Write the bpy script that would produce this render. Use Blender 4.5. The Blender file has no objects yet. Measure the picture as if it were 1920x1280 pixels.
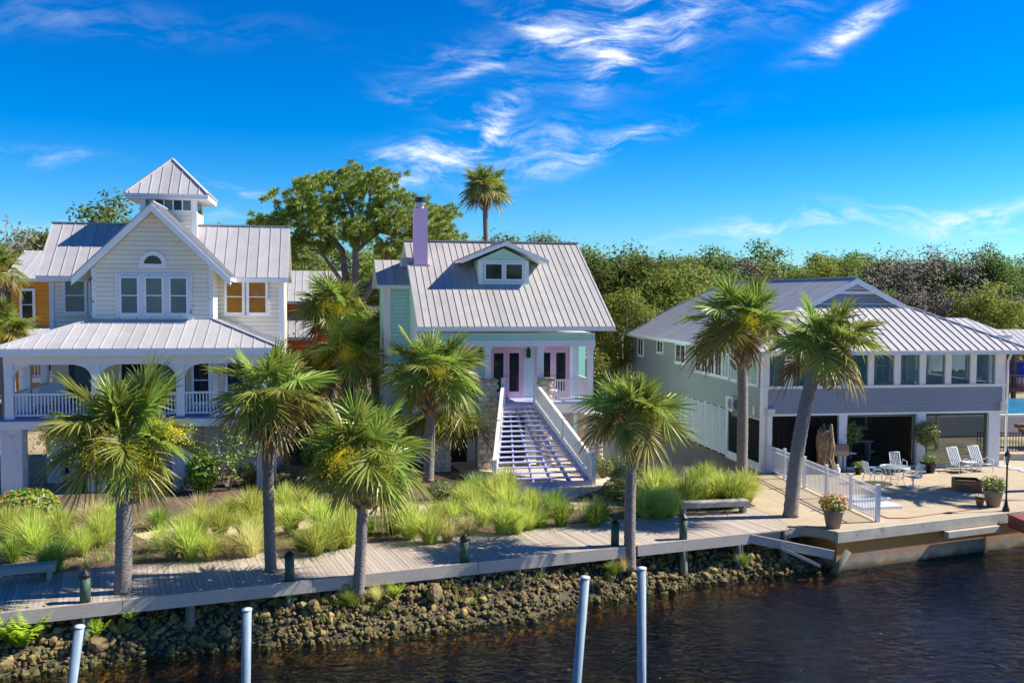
import bpy, math, random
from mathutils import Vector, Matrix, noise
random.seed(7)
S = bpy.context.scene
COL = S.collection
R = math.radians
# ------------------------------------------------------------------ camera
FPX, CH, PITCH, ROLL = 1800.0, 8.1, math.atan(86 / 1800.0), 0.005
cam = bpy.data.cameras.new('camera'); cam.sensor_width = 36; cam.lens = 36 * FPX / 1920
cam.clip_start = .1; cam.clip_end = 3000
co = bpy.data.objects.new('camera', cam); COL.objects.link(co); S.camera = co
_r = Vector((1, 0, 0)); _u = Vector((0, math.sin(PITCH), math.cos(PITCH))); _f = Vector((0, math.cos(PITCH), -math.sin(PITCH)))
_r2 = (_r + ROLL * _u).normalized(); _u2 = (_u - ROLL * _r).normalized()
co.matrix_world = Matrix(((_r2.x, _u2.x, -_f.x, 0), (_r2.y, _u2.y, -_f.y, 0), (_r2.z, _u2.z, -_f.z, CH), (0, 0, 0, 1)))
# ------------------------------------------------------------------ light
SUN_AZ, SUN_EL = 10.0, 41.0          # azimuth counter-clockwise from +X
sl = bpy.data.lights.new('sun', 'SUN'); sl.energy = 3.7; sl.angle = R(.53); sl.color = (1, .92, .79)
so = bpy.data.objects.new('sun', sl); COL.objects.link(so)
_sd = Vector((math.cos(R(SUN_AZ)) * math.cos(R(SUN_EL)), math.sin(R(SUN_AZ)) * math.cos(R(SUN_EL)), math.sin(R(SUN_EL))))
so.rotation_euler = _sd.to_track_quat('Z', 'Y').to_euler(); so.location = _sd * 200
S.view_settings.view_transform = 'Standard'; S.view_settings.look = 'None'
S.view_settings.exposure = 1.3; S.view_settings.gamma = 1; S.view_settings.use_curve_mapping = False
W = bpy.data.worlds.new('World'); S.world = W; W.use_nodes = True
nt = W.node_tree; nt.nodes.clear()
def nd(t, **k):
    n = nt.nodes.new(t)
    for a, b in k.items(): setattr(n, a, b)
    return n
def lk(a, b): nt.links.new(a, b)
def mth(op, a, b=None, c=None, clamp=False):
    n = nd('ShaderNodeMath', operation=op); n.use_clamp = clamp
    for i, q in enumerate((a, b, c)):
        if q is None: continue
        if isinstance(q, (int, float)): n.inputs[i].default_value = q
        else: lk(q, n.inputs[i])
    return n.outputs[0]
sky = nd('ShaderNodeTexSky', sky_type='NISHITA'); sky.sun_disc = False
sky.sun_elevation = R(SUN_EL); sky.sun_rotation = R(90 - SUN_AZ)
sky.altitude = 0; sky.air_density = 1.0; sky.dust_density = .25; sky.ozone_density = 3.0
gm = nd('ShaderNodeGamma'); gm.inputs['Gamma'].default_value = 1.5; lk(sky.outputs[0], gm.inputs['Color'])
tn = nd('ShaderNodeMix', data_type='RGBA', blend_type='MULTIPLY'); tn.inputs['Factor'].default_value = 1; lk(gm.outputs[0], tn.inputs['A']); tn.inputs['B'].default_value = (.130, .202, .278, 1)
hs = nd('ShaderNodeHueSaturation'); hs.inputs['Saturation'].default_value = 1.16; hs.inputs['Value'].default_value = 1.0
lk(tn.outputs['Result'], hs.inputs['Color'])
tc = nd('ShaderNodeTexCoord'); sp = nd('ShaderNodeSeparateXYZ'); lk(tc.outputs['Generated'], sp.inputs[0])
yy = mth('MAXIMUM', sp.outputs[1], .05)
px = mth('DIVIDE', sp.outputs[0], yy); pz = mth('DIVIDE', sp.outputs[2], yy)
cb = nd('ShaderNodeCombineXYZ'); lk(px, cb.inputs[0]); lk(pz, cb.inputs[1])
# warped coordinates make the wisps curl
wn = nd('ShaderNodeTexNoise'); wn.inputs['Scale'].default_value = 5.5; wn.inputs['Detail'].default_value = 3; lk(cb.outputs[0], wn.inputs['Vector'])
wv = nd('ShaderNodeVectorMath', operation='SUBTRACT'); lk(wn.outputs['Color'], wv.inputs[0]); wv.inputs[1].default_value = (.5, .5, .5)
ws = nd('ShaderNodeVectorMath', operation='SCALE'); lk(wv.outputs[0], ws.inputs[0]); ws.inputs['Scale'].default_value = .085
wa = nd('ShaderNodeVectorMath', operation='ADD'); lk(cb.outputs[0], wa.inputs[0]); lk(ws.outputs[0], wa.inputs[1])
ps = nd('ShaderNodeSeparateXYZ'); lk(wa.outputs[0], ps.inputs[0])
# cirrus patches: centre u, v, half length, half width (photo pixels, fixed on the sky), tilt, opacity
CLOUDS = [(1160, 45, 130, 75, 20, .95), (1050, 66, 120, 14, -22, .7), (1140, 130, 60, 32, 62, .8), (1262, 60, 45, 14, 65, .45), (905, 132, 80, 18, 24, .75), (860, 110, 110, 30, 18, .2),
          (835, 225, 90, 17, -18, .8), (930, 240, 75, 26, 48, .85), (800, 305, 120, 24, 12, .9), (890, 275, 60, 20, 10, .6), (1010, 285, 120, 30, 14, .45), (1090, 300, 170, 15, 17, .62), (1160, 272, 90, 8, 20, .35),
          (770, 345, 90, 20, 10, .8), (1625, 38, 110, 20, 28, 1.0), (1540, 85, 70, 14, 25, .25), (1440, 22, 110, 34, 14, .22), (1640, 400, 320, 20, 4, .5), (1880, 390, 200, 24, 5, .55), (1420, 432, 170, 16, 2, .4),
          (40, 285, 110, 12, -4, .4), (480, 358, 70, 9, -8, .5), (120, 60, 330, 28, -4, .13), (90, 400, 150, 22, 4, .35), (430, 405, 60, 14, 4, .3)]
tot = None
for (u, v, a, b, ang, op) in CLOUDS:
    cx, cy = (u - 960) / FPX, (554 - v) / FPX; ca, sa = math.cos(R(ang)), math.sin(R(ang))
    dx = mth('SUBTRACT', ps.outputs[0], cx); dy = mth('SUBTRACT', ps.outputs[1], cy)
    e1 = mth('MULTIPLY_ADD', dx, ca * FPX / a, mth('MULTIPLY', dy, sa * FPX / a))
    e2 = mth('MULTIPLY_ADD', dx, -sa * FPX / b, mth('MULTIPLY', dy, ca * FPX / b))
    rr = mth('ADD', mth('MULTIPLY', e1, e1), mth('MULTIPLY', e2, e2))
    m = mth('MULTIPLY', mth('POWER', 2.718, mth('MULTIPLY', rr, -1.0)), op)
    tot = m if tot is None else mth('ADD', tot, m)
mp = nd('ShaderNodeMapping'); mp.inputs['Rotation'].default_value = (0, 0, R(-18)); mp.inputs['Scale'].default_value = (7, 26, 1); lk(wa.outputs[0], mp.inputs[0])
cn = nd('ShaderNodeTexNoise'); cn.inputs['Scale'].default_value = 1.6; cn.inputs['Detail'].default_value = 9; cn.inputs['Roughness'].default_value = .68; cn.inputs['Distortion'].default_value = .35; lk(mp.outputs[0], cn.inputs['Vector'])
cm = nd('ShaderNodeMapRange', interpolation_type='SMOOTHSTEP'); lk(cn.outputs[0], cm.inputs[0]); cm.inputs[1].default_value = .40; cm.inputs[2].default_value = .76
alpha = mth('MULTIPLY', tot, cm.outputs[0]); alpha = mth('MULTIPLY', alpha, 1.35, clamp=True)
front = mth('GREATER_THAN', sp.outputs[1], .06); alpha = mth('MULTIPLY', alpha, front)
mx = nd('ShaderNodeMix', data_type='RGBA'); lk(alpha, mx.inputs['Factor']); lk(hs.outputs[0], mx.inputs['A']); mx.inputs['B'].default_value = (4.3, 4.6, 5.0, 1)
bg = nd('ShaderNodeBackground'); bg.inputs['Strength'].default_value = .10; lk(mx.outputs['Result'], bg.inputs['Color'])
wo = nd('ShaderNodeOutputWorld'); lk(bg.outputs[0], wo.inputs[0])

# ------------------------------------------------------------------ helpers
def ray(u, v):
    a = (u - 960) / FPX; b = (640 - v) / FPX
    a, b = a - ROLL * b, b + ROLL * a
    return Vector((a, math.cos(PITCH) + b * math.sin(PITCH), -math.sin(PITCH) + b * math.cos(PITCH)))
def G(u, v, z=0.0):
    d = ray(u, v); t = (z - CH) / d.z
    return Vector((d.x * t, d.y * t, z))
def D(u, v, y):
    d = ray(u, v); t = y / d.y
    return Vector((d.x * t, y, CH + d.z * t))
class MB:
    def __init__(s): s.v = []; s.f = []
    def add(s, vs, fs):
        n = len(s.v); s.v += [tuple(p) for p in vs]; s.f += [tuple(i + n for i in f) for f in fs]; return s
    def box(s, x0, x1, y0, y1, z0, z1):
        return s.add([(x0, y0, z0), (x1, y0, z0), (x1, y1, z0), (x0, y1, z0), (x0, y0, z1), (x1, y0, z1), (x1, y1, z1), (x0, y1, z1)],
                     [(0, 3, 2, 1), (4, 5, 6, 7), (0, 1, 5, 4), (1, 2, 6, 5), (2, 3, 7, 6), (3, 0, 4, 7)])
    def beam(s, a, b, w, h, up=(0, 0, 1)):
        a = Vector(a); b = Vector(b); d = (b - a).normalized(); sd = d.cross(Vector(up))
        if sd.length < 1e-4: sd = d.cross(Vector((0, 1, 0)))
        sd.normalize(); u2 = sd.cross(d)
        vs = [p + sd * x * w / 2 + u2 * y * h / 2 for p in (a, b) for x, y in ((-1, -1), (1, -1), (1, 1), (-1, 1))]
        return s.add(vs, [(3, 2, 1, 0), (4, 5, 6, 7), (0, 1, 5, 4), (1, 2, 6, 5), (2, 3, 7, 6), (3, 0, 4, 7)])
    def tube(s, pts, rs, n=8, cap=True):
        pts = [Vector(p) for p in pts]
        if isinstance(rs, (int, float)): rs = [rs] * len(pts)
        vs = []; fs = []; ref = None
        for i, p in enumerate(pts):
            d = (pts[min(i + 1, len(pts) - 1)] - pts[max(i - 1, 0)]).normalized()
            if ref is None: ref = d.orthogonal().normalized()
            x = (ref - d * ref.dot(d))
            if x.length < 1e-5: x = d.orthogonal()
            x.normalize(); y = d.cross(x); ref = x
            for k in range(n):
                a = 2 * math.pi * k / n; vs.append(p + (x * math.cos(a) + y * math.sin(a)) * rs[i])
        for i in range(len(pts) - 1):
            for k in range(n):
                k2 = (k + 1) % n; fs.append((i * n + k, i * n + k2, (i + 1) * n + k2, (i + 1) * n + k))
        if cap: fs.append(tuple(range(n))[::-1]); fs.append(tuple((len(pts) - 1) * n + k for k in range(n)))
        return s.add(vs, fs)
    def lathe(s, prof, n=16, o=(0, 0, 0)):
        vs = []; fs = []
        for (r, z) in prof:
            for k in range(n):
                a = 2 * math.pi * k / n; vs.append((o[0] + r * math.cos(a), o[1] + r * math.sin(a), o[2] + z))
        for i in range(len(prof) - 1):
            for k in range(n):
                k2 = (k + 1) % n; fs.append((i * n + k, i * n + k2, (i + 1) * n + k2, (i + 1) * n + k))
        fs.append(tuple(range(n))[::-1]); fs.append(tuple((len(prof) - 1) * n + k for k in range(n)))
        return s.add(vs, fs)
    def prism(s, poly, vec):
        n = len(poly); vec = Vector(vec); P = [Vector(p) for p in poly]
        nr = Vector((0, 0, 0))
        for i in range(n): nr += P[i].cross(P[(i + 1) % n])
        if nr.dot(vec) > 0: P = P[::-1]
        vs = P + [p + vec for p in P]
        fs = [tuple(range(n)), tuple(range(2 * n - 1, n - 1, -1))] + [(i, i + n, (i + 1) % n + n, (i + 1) % n) for i in range(n)]
        return s.add(vs, fs)
    def mesh(s, name, mat, smooth=False):
        m = bpy.data.meshes.new(name); m.from_pydata(s.v, [], s.f); m.update()
        if mat: m.materials.append(mat)
        if smooth: m.polygons.foreach_set('use_smooth', [True] * len(m.polygons))
        return m
    def build(s, name, mat, parent=None, smooth=False, **k):
        return ob(name, s.mesh(name, mat, smooth), parent, **k)
def ob(name, mesh, parent=None, loc=None, rot=None, sc=None, **k):
    o = bpy.data.objects.new(name, mesh); COL.objects.link(o)
    if parent: o.parent = parent
    if loc is not None: o.location = loc
    if rot is not None: o.rotation_euler = rot
    if sc is not None: o.scale = (sc, sc, sc) if isinstance(sc, (int, float)) else sc
    for a, b in k.items(): o[a] = b
    return o
def thing(name, label, cat, loc=(0, 0, 0), rz=0, group=None, sc=None):
    o = ob(name, None, None, loc, (0, 0, rz), sc); o['label'] = label; o['category'] = cat; o.empty_display_size = .2
    if group: o['group'] = group
    return o
def tag(o, label, cat, group=None):
    o['label'] = label; o['category'] = cat
    if group: o['group'] = group
    return o
def struct(o): o['kind'] = 'structure'; return o
def dup(root, loc, rz=0, label=None, group=None, sc=None):
    r = root.copy(); COL.objects.link(r); r.location = loc; r.rotation_euler = (0, 0, rz)
    if sc is not None: r.scale = (sc, sc, sc) if isinstance(sc, (int, float)) else sc
    if label: r['label'] = label
    if group: r['group'] = group
    for ch in list(root.children):
        c = ch.copy(); COL.objects.link(c); c.parent = r
        for g in list(ch.children):
            d = g.copy(); COL.objects.link(d); d.parent = c
    return r
def clip(poly, ax, lo, hi):
    for sgn, lim in ((1, lo), (-1, -hi)):
        out = []
        for i in range(len(poly)):
            a, b = poly[i], poly[(i + 1) % len(poly)]; da, db = sgn * a[ax] - lim, sgn * b[ax] - lim
            if da >= 0: out.append(a)
            if (da > 0 and db < 0) or (da < 0 and db > 0):
                t = da / (da - db); out.append(tuple(a[j] + (b[j] - a[j]) * t for j in range(2)))
        poly = out
        if len(poly) < 3: return []
    ar = sum(poly[i][0] * poly[(i + 1) % len(poly)][1] - poly[(i + 1) % len(poly)][0] * poly[i][1] for i in range(len(poly))) / 2
    return poly if abs(ar) > 1e-4 else []

# ------------------------------------------------------------------ materials
def mat(name, col, rough=.6, var=.12, scale=3.0, bump=0, bscale=25, metal=0, orand=0, stain=None, aniso=None, spec=.5, transl=0, tcol=None, hue=0, coat=0):
    m = bpy.data.materials.new(name); m.use_nodes = True; t = m.node_tree; N = t.nodes; N.clear(); L = t.links.new
    out = N.new('ShaderNodeOutputMaterial'); p = N.new('ShaderNodeBsdfPrincipled')
    p.inputs['Roughness'].default_value = rough; p.inputs['Metallic'].default_value = metal; p.inputs['Specular IOR Level'].default_value = spec
    p.inputs['Coat Weight'].default_value = coat
    g = N.new('ShaderNodeNewGeometry'); vec = g.outputs['Position']
    if aniso:
        tcn = N.new('ShaderNodeTexCoord'); mpn = N.new('ShaderNodeMapping'); mpn.inputs['Scale'].default_value = aniso; L(tcn.outputs['Object'], mpn.inputs[0]); vec = mpn.outputs[0]
    n = N.new('ShaderNodeTexNoise'); n.inputs['Scale'].default_value = scale; n.inputs['Detail'].default_value = 6; n.inputs['Roughness'].default_value = .65; L(vec, n.inputs['Vector'])
    mr = N.new('ShaderNodeMapRange'); L(n.outputs[0], mr.inputs[0]); mr.inputs[1].default_value = .25; mr.inputs[2].default_value = .75; mr.inputs[3].default_value = 1 - var; mr.inputs[4].default_value = 1 + var
    val = mr.outputs[0]
    oi = N.new('ShaderNodeObjectInfo')
    if orand:
        m2 = N.new('ShaderNodeMapRange'); L(oi.outputs['Random'], m2.inputs[0]); m2.inputs[3].default_value = 1 - orand; m2.inputs[4].default_value = 1 + orand
        mm = N.new('ShaderNodeMath'); mm.operation = 'MULTIPLY'; L(val, mm.inputs[0]); L(m2.outputs[0], mm.inputs[1]); val = mm.outputs[0]
    base = None
    if stain:
        sc_, th, ss, soft = stain
        n2 = N.new('ShaderNodeTexNoise'); n2.inputs['Scale'].default_value = ss; n2.inputs['Detail'].default_value = 8; n2.inputs['Roughness'].default_value = .7; L(vec, n2.inputs['Vector'])
        r2 = N.new('ShaderNodeMapRange'); L(n2.outputs[0], r2.inputs[0]); r2.inputs[1].default_value = th; r2.inputs[2].default_value = th + soft
        mxx = N.new('ShaderNodeMix'); mxx.data_type = 'RGBA'; L(r2.outputs[0], mxx.inputs['Factor']); mxx.inputs['A'].default_value = (*col, 1); mxx.inputs['B'].default_value = (*sc_, 1); base = mxx.outputs['Result']
    h = N.new('ShaderNodeHueSaturation'); L(val, h.inputs['Value'])
    if hue:
        m3 = N.new('ShaderNodeMapRange'); L(oi.outputs['Random'], m3.inputs[0]); m3.inputs[3].default_value = .5 - hue; m3.inputs[4].default_value = .5 + hue; L(m3.outputs[0], h.inputs['Hue'])
    if base is not None: L(base, h.inputs['Color'])
    else: h.inputs['Color'].default_value = (*col, 1)
    L(h.outputs[0], p.inputs['Base Color'])
    if bump:
        b = N.new('ShaderNodeBump'); b.inputs['Strength'].default_value = min(1, bump); b.inputs['Distance'].default_value = .02 if bump <= 1 else .02 * bump
        n3 = N.new('ShaderNodeTexNoise'); n3.inputs['Scale'].default_value = bscale; n3.inputs['Detail'].default_value = 5; L(vec, n3.inputs['Vector']); L(n3.outputs[0], b.inputs['Height']); L(b.outputs[0], p.inputs['Normal'])
    if transl:
        tr = N.new('ShaderNodeBsdfTranslucent'); ms = N.new('ShaderNodeMixShader'); ms.inputs[0].default_value = transl
        if tcol: tr.inputs[0].default_value = (*tcol, 1)
        else: L(h.outputs[0], tr.inputs[0])
        L(p.outputs[0], ms.inputs[1]); L(tr.outputs[0], ms.inputs[2]); L(ms.outputs[0], out.inputs[0])
    else: L(p.outputs[0], out.inputs[0])
    return m
def glassmat(name, tint, tr, rough=.03, gl=.9):
    # thin pane: part of the light goes through with a tint, part mirrors
    m = bpy.data.materials.new(name); m.use_nodes = True; t = m.node_tree; N = t.nodes; N.clear(); L = t.links.new
    out = N.new('ShaderNodeOutputMaterial'); p = N.new('ShaderNodeBsdfPrincipled'); p.inputs['Base Color'].default_value = (*tint, 1); p.inputs['Roughness'].default_value = rough; p.inputs['Specular IOR Level'].default_value = gl
    tb = N.new('ShaderNodeBsdfTransparent'); tb.inputs[0].default_value = (.85, .93, .95, 1)
    ms = N.new('ShaderNodeMixShader'); ms.inputs[0].default_value = tr; L(p.outputs[0], ms.inputs[1]); L(tb.outputs[0], ms.inputs[2]); L(ms.outputs[0], out.inputs[0])
    return m
M = {}
M['white'] = mat('white_paint', (.82, .82, .82), .5, .05, stain=((.70, .70, .69), .58, 1.1, .25))
M['whitepeel'] = mat('peeling_white_paint', (.74, .74, .77), .55, .05, stain=((.10, .07, .07), .605, 4.5, .02))
M['cream'] = mat('cream_siding', (.83, .77, .63), .6, .06, orand=.04, stain=((.73, .67, .55), .55, 1.3, .25))
M['creamwall'] = mat('cream_wall', (.72, .66, .48), .6, .05)
M['trimblue'] = mat('pale_trim', (.76, .78, .81), .5, .05, stain=((.66, .67, .69), .58, 1.1, .25))
M['roof'] = mat('galvanised_roof_metal', (.43, .42, .43), .42, .12, 1.5, orand=.08, stain=((.32, .30, .30), .55, 3.0, .2))
M['rooflit'] = mat('lit_roof_metal', (.50, .48, .47), .4, .06, 1.5, orand=.03)  # paler copy of the roof metal, sunlight on front slopes put into the colour
M['roofd'] = mat('ridge_flashing', (.36, .36, .42), .4, .1)
M['roofc'] = mat('weathered_roof_metal', (.42, .40, .38), .45, .12, 1.2, orand=.07, stain=((.33, .315, .30), .56, 2.5, .2))
M['stucco'] = mat('weathered_white_stucco', (.66, .67, .71), .8, .06, 2, .4, 40, stain=((.36, .38, .44), .56, 2.2, .1))
M['deckblue'] = mat('blue_deck_paint', (.08, .14, .42), .5, .1)
M['navy'] = mat('navy_door', (.02, .03, .10), .35, .1)
M['dark'] = mat('painted_shade', (.022, .02, .02), .9, .2)  # near-black colour stands in for shade inside openings and behind louvres
M['glass'] = glassmat('dark_window_glass', (.012, .014, .018), 0, .04, .6)
M['glassteal'] = mat('window_with_grey_green_blind', (.11, .16, .17), .06, .18, 2.5, spec=.5)
M['glassbrown'] = mat('window_with_brown_shade', (.30, .13, .025), .1, .25, 3, spec=.4)
M['glassclear'] = glassmat('sunroom_glass', (.10, .22, .27), .72, .02, .7)
M['screen'] = glassmat('dark_insect_screen', (.008, .008, .010), .36, .5, .15)
M['screenmid'] = glassmat('see_through_screen', (.012, .012, .016), .80, .5, .15)
M['screenlt'] = glassmat('thin_insect_screen', (.02, .02, .02), .55, .5, .15)
M['gapshade'] = mat('painted_gap_shade', (.16, .15, .14), .9, .1)  # dark colour for the painted shade lines between siding boards
M['teal'] = mat('mint_siding', (.44, .74, .64), .55, .05, orand=.03)
M['pale'] = mat('pale_aqua_wall', (.56, .74, .78), .55, .05)
M['pink'] = mat('pink_door_paint', (.80, .50, .66), .45, .05)
M['lilac'] = mat('lilac_chimney_paint', (.74, .47, .68), .6, .05)
M['stairblue'] = mat('periwinkle_stair_paint', (.42, .45, .68), .5, .1)
M['offwhite'] = mat('off_white_rail_paint', (.84, .82, .76), .5, .06)
M['stone'] = mat('coquina_stone', (.70, .60, .47), .85, .35, 9, .8, 30, orand=.2, stain=((.85, .81, .73), .52, 6, .12), hue=.015)
M['mortar'] = mat('mortar', (.58, .51, .42), .9, .3, 8, .5, 30)
M['greysid'] = mat('slate_grey_siding', (.27, .30, .37), .55, .05, orand=.03)
M['greyside'] = mat('green_grey_siding', (.31, .34, .33), .6, .05, orand=.03)
M['mintcurt'] = mat('mint_curtain', (.62, .80, .70), .8, .08, transl=.4)
M['inwall'] = mat('interior_paint', (.60, .68, .66), .7, .05)
M['yellowshade'] = mat('yellow_window_shade', (.85, .68, .35), .7, .05, transl=.5)
M['concrete'] = mat('sandy_concrete', (.43, .35, .235), .85, .14, 1.2, .25, 60, stain=((.34, .275, .19), .55, .8, .25))
M['seawall'] = mat('stained_seawall_concrete', (.30, .25, .18), .85, .3, 2, .5, 20, stain=((.36, .17, .06), .5, 1.3, .2))
M['seacap'] = mat('seawall_cap_concrete', (.46, .42, .34), .85, .2, 2, .5, 25, stain=((.20, .18, .14), .6, 3, .1))
M['wood'] = mat('weathered_deck_wood', (.43, .365, .305), .8, .18, 5, .5, 50, orand=.16, aniso=(12, 1, 6), stain=((.25, .21, .19), .56, 1.2, .2))
M['woodgrey'] = mat('grey_timber', (.43, .38, .335), .8, .2, 5, .4, 30, aniso=(1.2, 9, 9), stain=((.18, .16, .15), .6, 3, .15))
M['pile'] = mat('green_grey_pile_wood', (.16, .17, .12), .85, .3, 6, .6, 30)
M['bollard'] = mat('green_painted_post', (.035, .085, .055), .6, .3, 8, .3, 30, stain=((.10, .13, .10), .55, 6, .15))
M['black'] = mat('black_metal', (.015, .015, .018), .4, .2)
M['ground'] = mat('sandy_ground', (.34, .26, .17), .95, .25, .8, .6, 18, stain=((.10, .13, .035), .52, .09, .12))
M['mulch'] = mat('brown_mulch', (.13, .085, .055), .95, .5, 6, 1, 25, stain=((.30, .22, .14), .58, 1.2, .15))
M['path'] = mat('pinkish_concrete_path', (.60, .47, .36), .85, .10, 1.5, .2, 60, stain=((.50, .33, .20), .62, .7, .2))
M['gravel'] = mat('shell_gravel', (.27, .21, .17), .95, .3, 14, .8, 40)
M['rock'] = mat('bank_rock', (.25, .175, .068), .9, .45, 7, 1.5, 12, orand=.45, hue=.02, stain=((.12, .12, .05), .48, 2.5, .12))
M['bed'] = mat('orange_river_bed', (.30, .215, .05), .9, .4, 3, .5, 10, stain=((.22, .12, .03), .55, 2, .2))
M['silt'] = mat('dark_river_silt', (.035, .024, .012), .95, .4, 2)
M['soil'] = mat('dark_bank_soil', (.075, .06, .035), .95, .4, 4, .8, 20, stain=((.10, .11, .03), .55, 2, .2))
M['bark'] = mat('grey_bark', (.20, .16, .13), .9, .3, 6, .6, 12)
M['ptrunk'] = mat('palm_trunk_bark', (.30, .26, .235), .9, .32, 3.5, 3.0, 5, aniso=(2.2, 2.2, 9), orand=.15, stain=((.13, .11, .095), .5, 3.5, .1))
M['boot'] = mat('palm_boots', (.40, .24, .11), .85, .4, 8, .6, 20, orand=.15)
M['frond'] = mat('palm_frond', (.27, .335, .055), .42, .25, 2.5, transl=.38, orand=.32, hue=.03, spec=.45)
M['frondb'] = mat('old_palm_frond', (.30, .26, .06), .5, .3, 3, transl=.3, orand=.3, hue=.02)
M['frondd'] = mat('dry_palm_frond', (.26, .15, .05), .7, .3, 3, transl=.3, orand=.3, hue=.02)
M['flower'] = mat('yellow_palm_flowers', (.60, .52, .035), .7, .2, 6, transl=.35, orand=.2)
M['flowertan'] = mat('tan_palm_fruit_stalks', (.46, .31, .09), .7, .2, 6, transl=.3, orand=.2)
M['lime'] = mat('lime_grass', (.575, .64, .14), .6, .22, 1.8, transl=.5, orand=.2, hue=.012)
M['straw'] = mat('straw_grass', (.66, .60, .26), .7, .25, 1.8, transl=.5, orand=.2, hue=.02)
M['green'] = mat('green_grass', (.27, .38, .055), .55, .3, 1.8, transl=.35, orand=.25, hue=.02)
M['oak'] = mat('oak_leaves', (.165, .225, .055), .7, .22, .35, transl=.48, orand=.28, hue=.02, spec=.2)
M['oakl'] = mat('light_oak_leaves', (.26, .315, .06), .7, .22, .4, transl=.48, orand=.25, hue=.02, spec=.2)
M['pine'] = mat('pine_needles', (.33, .44, .07), .6, .3, .5, transl=.5, orand=.2, hue=.01)
M['twigbark'] = mat('grey_branch_bark', (.22, .19, .155), .9, .2, 3)
M['greyleaf'] = mat('grey_twigs', (.17, .15, .10), .8, .4, .6, orand=.2, hue=.02)
M['shrub'] = mat('clipped_shrub_leaves', (.17, .21, .05), .5, .35, 3, transl=.2, orand=.2, hue=.02)
M['fern'] = mat('bright_fern_leaves', (.36, .50, .04), .5, .3, 3, transl=.35, orand=.2)
M['leafy'] = mat('leafy_green', (.20, .32, .04), .45, .35, 3, transl=.3, orand=.2)
M['orangefl'] = mat('orange_blossoms', (.75, .26, .03), .6, .25, 6, transl=.2, orand=.1)
M['redfl'] = mat('dark_red_blossoms', (.22, .035, .05), .6, .3, 6, transl=.2)
M['orangeh'] = mat('orange_siding', (.72, .27, .015), .6, .08, orand=.03)
M['redh'] = mat('red_siding', (.62, .035, .02), .6, .08, orand=.03)
M['pvc'] = mat('white_aluminium', (.72, .75, .80), .35, .04)
M['polem'] = mat('galvanised_mooring_pole', (.20, .28, .35), .6, .25, 4, stain=((.17, .23, .28), .54, 3, .15), aniso=(2, 2, .5))
M['planter'] = mat('grey_planter', (.23, .19, .16), .7, .15)
M['terra'] = mat('terracotta', (.36, .15, .07), .8, .15)
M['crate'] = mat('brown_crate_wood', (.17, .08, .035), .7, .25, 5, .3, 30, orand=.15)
M['strap'] = mat('striped_green_sling', (.12, .17, .15), .7, .1)
M['grill'] = mat('tan_grill', (.40, .24, .14), .5, .15)
M['drift'] = mat('driftwood', (.40, .27, .16), .85, .45, 5, 2.0, 10, aniso=(6, 6, 1), stain=((.07, .045, .03), .49, 4, .06))
M['hose'] = mat('red_hose', (.35, .06, .04), .5, .1)
M['reddeck'] = mat('red_brown_deck', (.22, .06, .045), .6, .2, 4, .2, 30, orand=.12)
M['poolwater'] = mat('pool_water', (.05, .32, .55), .08, .15, 1.0, .2, 4)
M['poolwall'] = mat('pale_pool_wall', (.55, .53, .52), .7, .1)
M['tarp'] = mat('blue_boat_tarp', (.02, .06, .42), .5, .2)
M['browntimber'] = mat('brown_timber', (.17, .10, .06), .7, .25, 4)
M['cloth'] = mat('grey_cushion', (.18, .22, .25), .8, .15)
M['tabletop'] = glassmat('frosted_table_glass', (.45, .55, .55), .45, .15, .6)
M['acwhite'] = mat('air_conditioner_casing', (.68, .67, .63), .4, .06)
M['algae'] = mat('mossy_growth', (.16, .19, .03), .9, .4, 4, .5, 30)
def tide(m, z0, z1, col):
    t = m.node_tree; p = [n for n in t.nodes if n.type == 'BSDF_PRINCIPLED'][0]; src = p.inputs['Base Color'].links[0].from_socket
    g = t.nodes.new('ShaderNodeNewGeometry'); sx = t.nodes.new('ShaderNodeSeparateXYZ'); t.links.new(g.outputs['Position'], sx.inputs[0]); n = t.nodes.new('ShaderNodeTexNoise'); n.inputs['Scale'].default_value = 1.5; t.links.new(g.outputs['Position'], n.inputs['Vector'])
    ad = t.nodes.new('ShaderNodeMath'); ad.operation = 'MULTIPLY_ADD'; t.links.new(n.outputs[0], ad.inputs[0]); ad.inputs[1].default_value = .4; t.links.new(sx.outputs[2], ad.inputs[2])
    mr = t.nodes.new('ShaderNodeMapRange'); t.links.new(ad.outputs[0], mr.inputs[0]); mr.inputs[1].default_value = z0 + .2; mr.inputs[2].default_value = z1 + .2; mr.inputs[3].default_value = .85; mr.inputs[4].default_value = 0
    mx = t.nodes.new('ShaderNodeMix'); mx.data_type = 'RGBA'; t.links.new(mr.outputs[0], mx.inputs['Factor']); t.links.new(src, mx.inputs['A']); mx.inputs['B'].default_value = (*col, 1); t.links.new(mx.outputs['Result'], p.inputs['Base Color'])
def band(m, z0, z1, col, amt):
    tide(m, z0, z1, col); mrn = [n for n in m.node_tree.nodes if n.type == 'MAP_RANGE'][-1]; mrn.inputs[3].default_value = 0; mrn.inputs[4].default_value = amt
band(M['seawall'], -1.05, -.70, (.50, .19, .035), .95); tide(M['bed'], -2.15, -1.55, (.03, .02, .01)); tide(M['rock'], -1.40, -1.05, (.085, .075, .02)); tide(M['seawall'], -1.38, -1.15, (.05, .045, .02)); tide(M['pile'], -1.38, -1.0, (.03, .035, .015))
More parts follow.
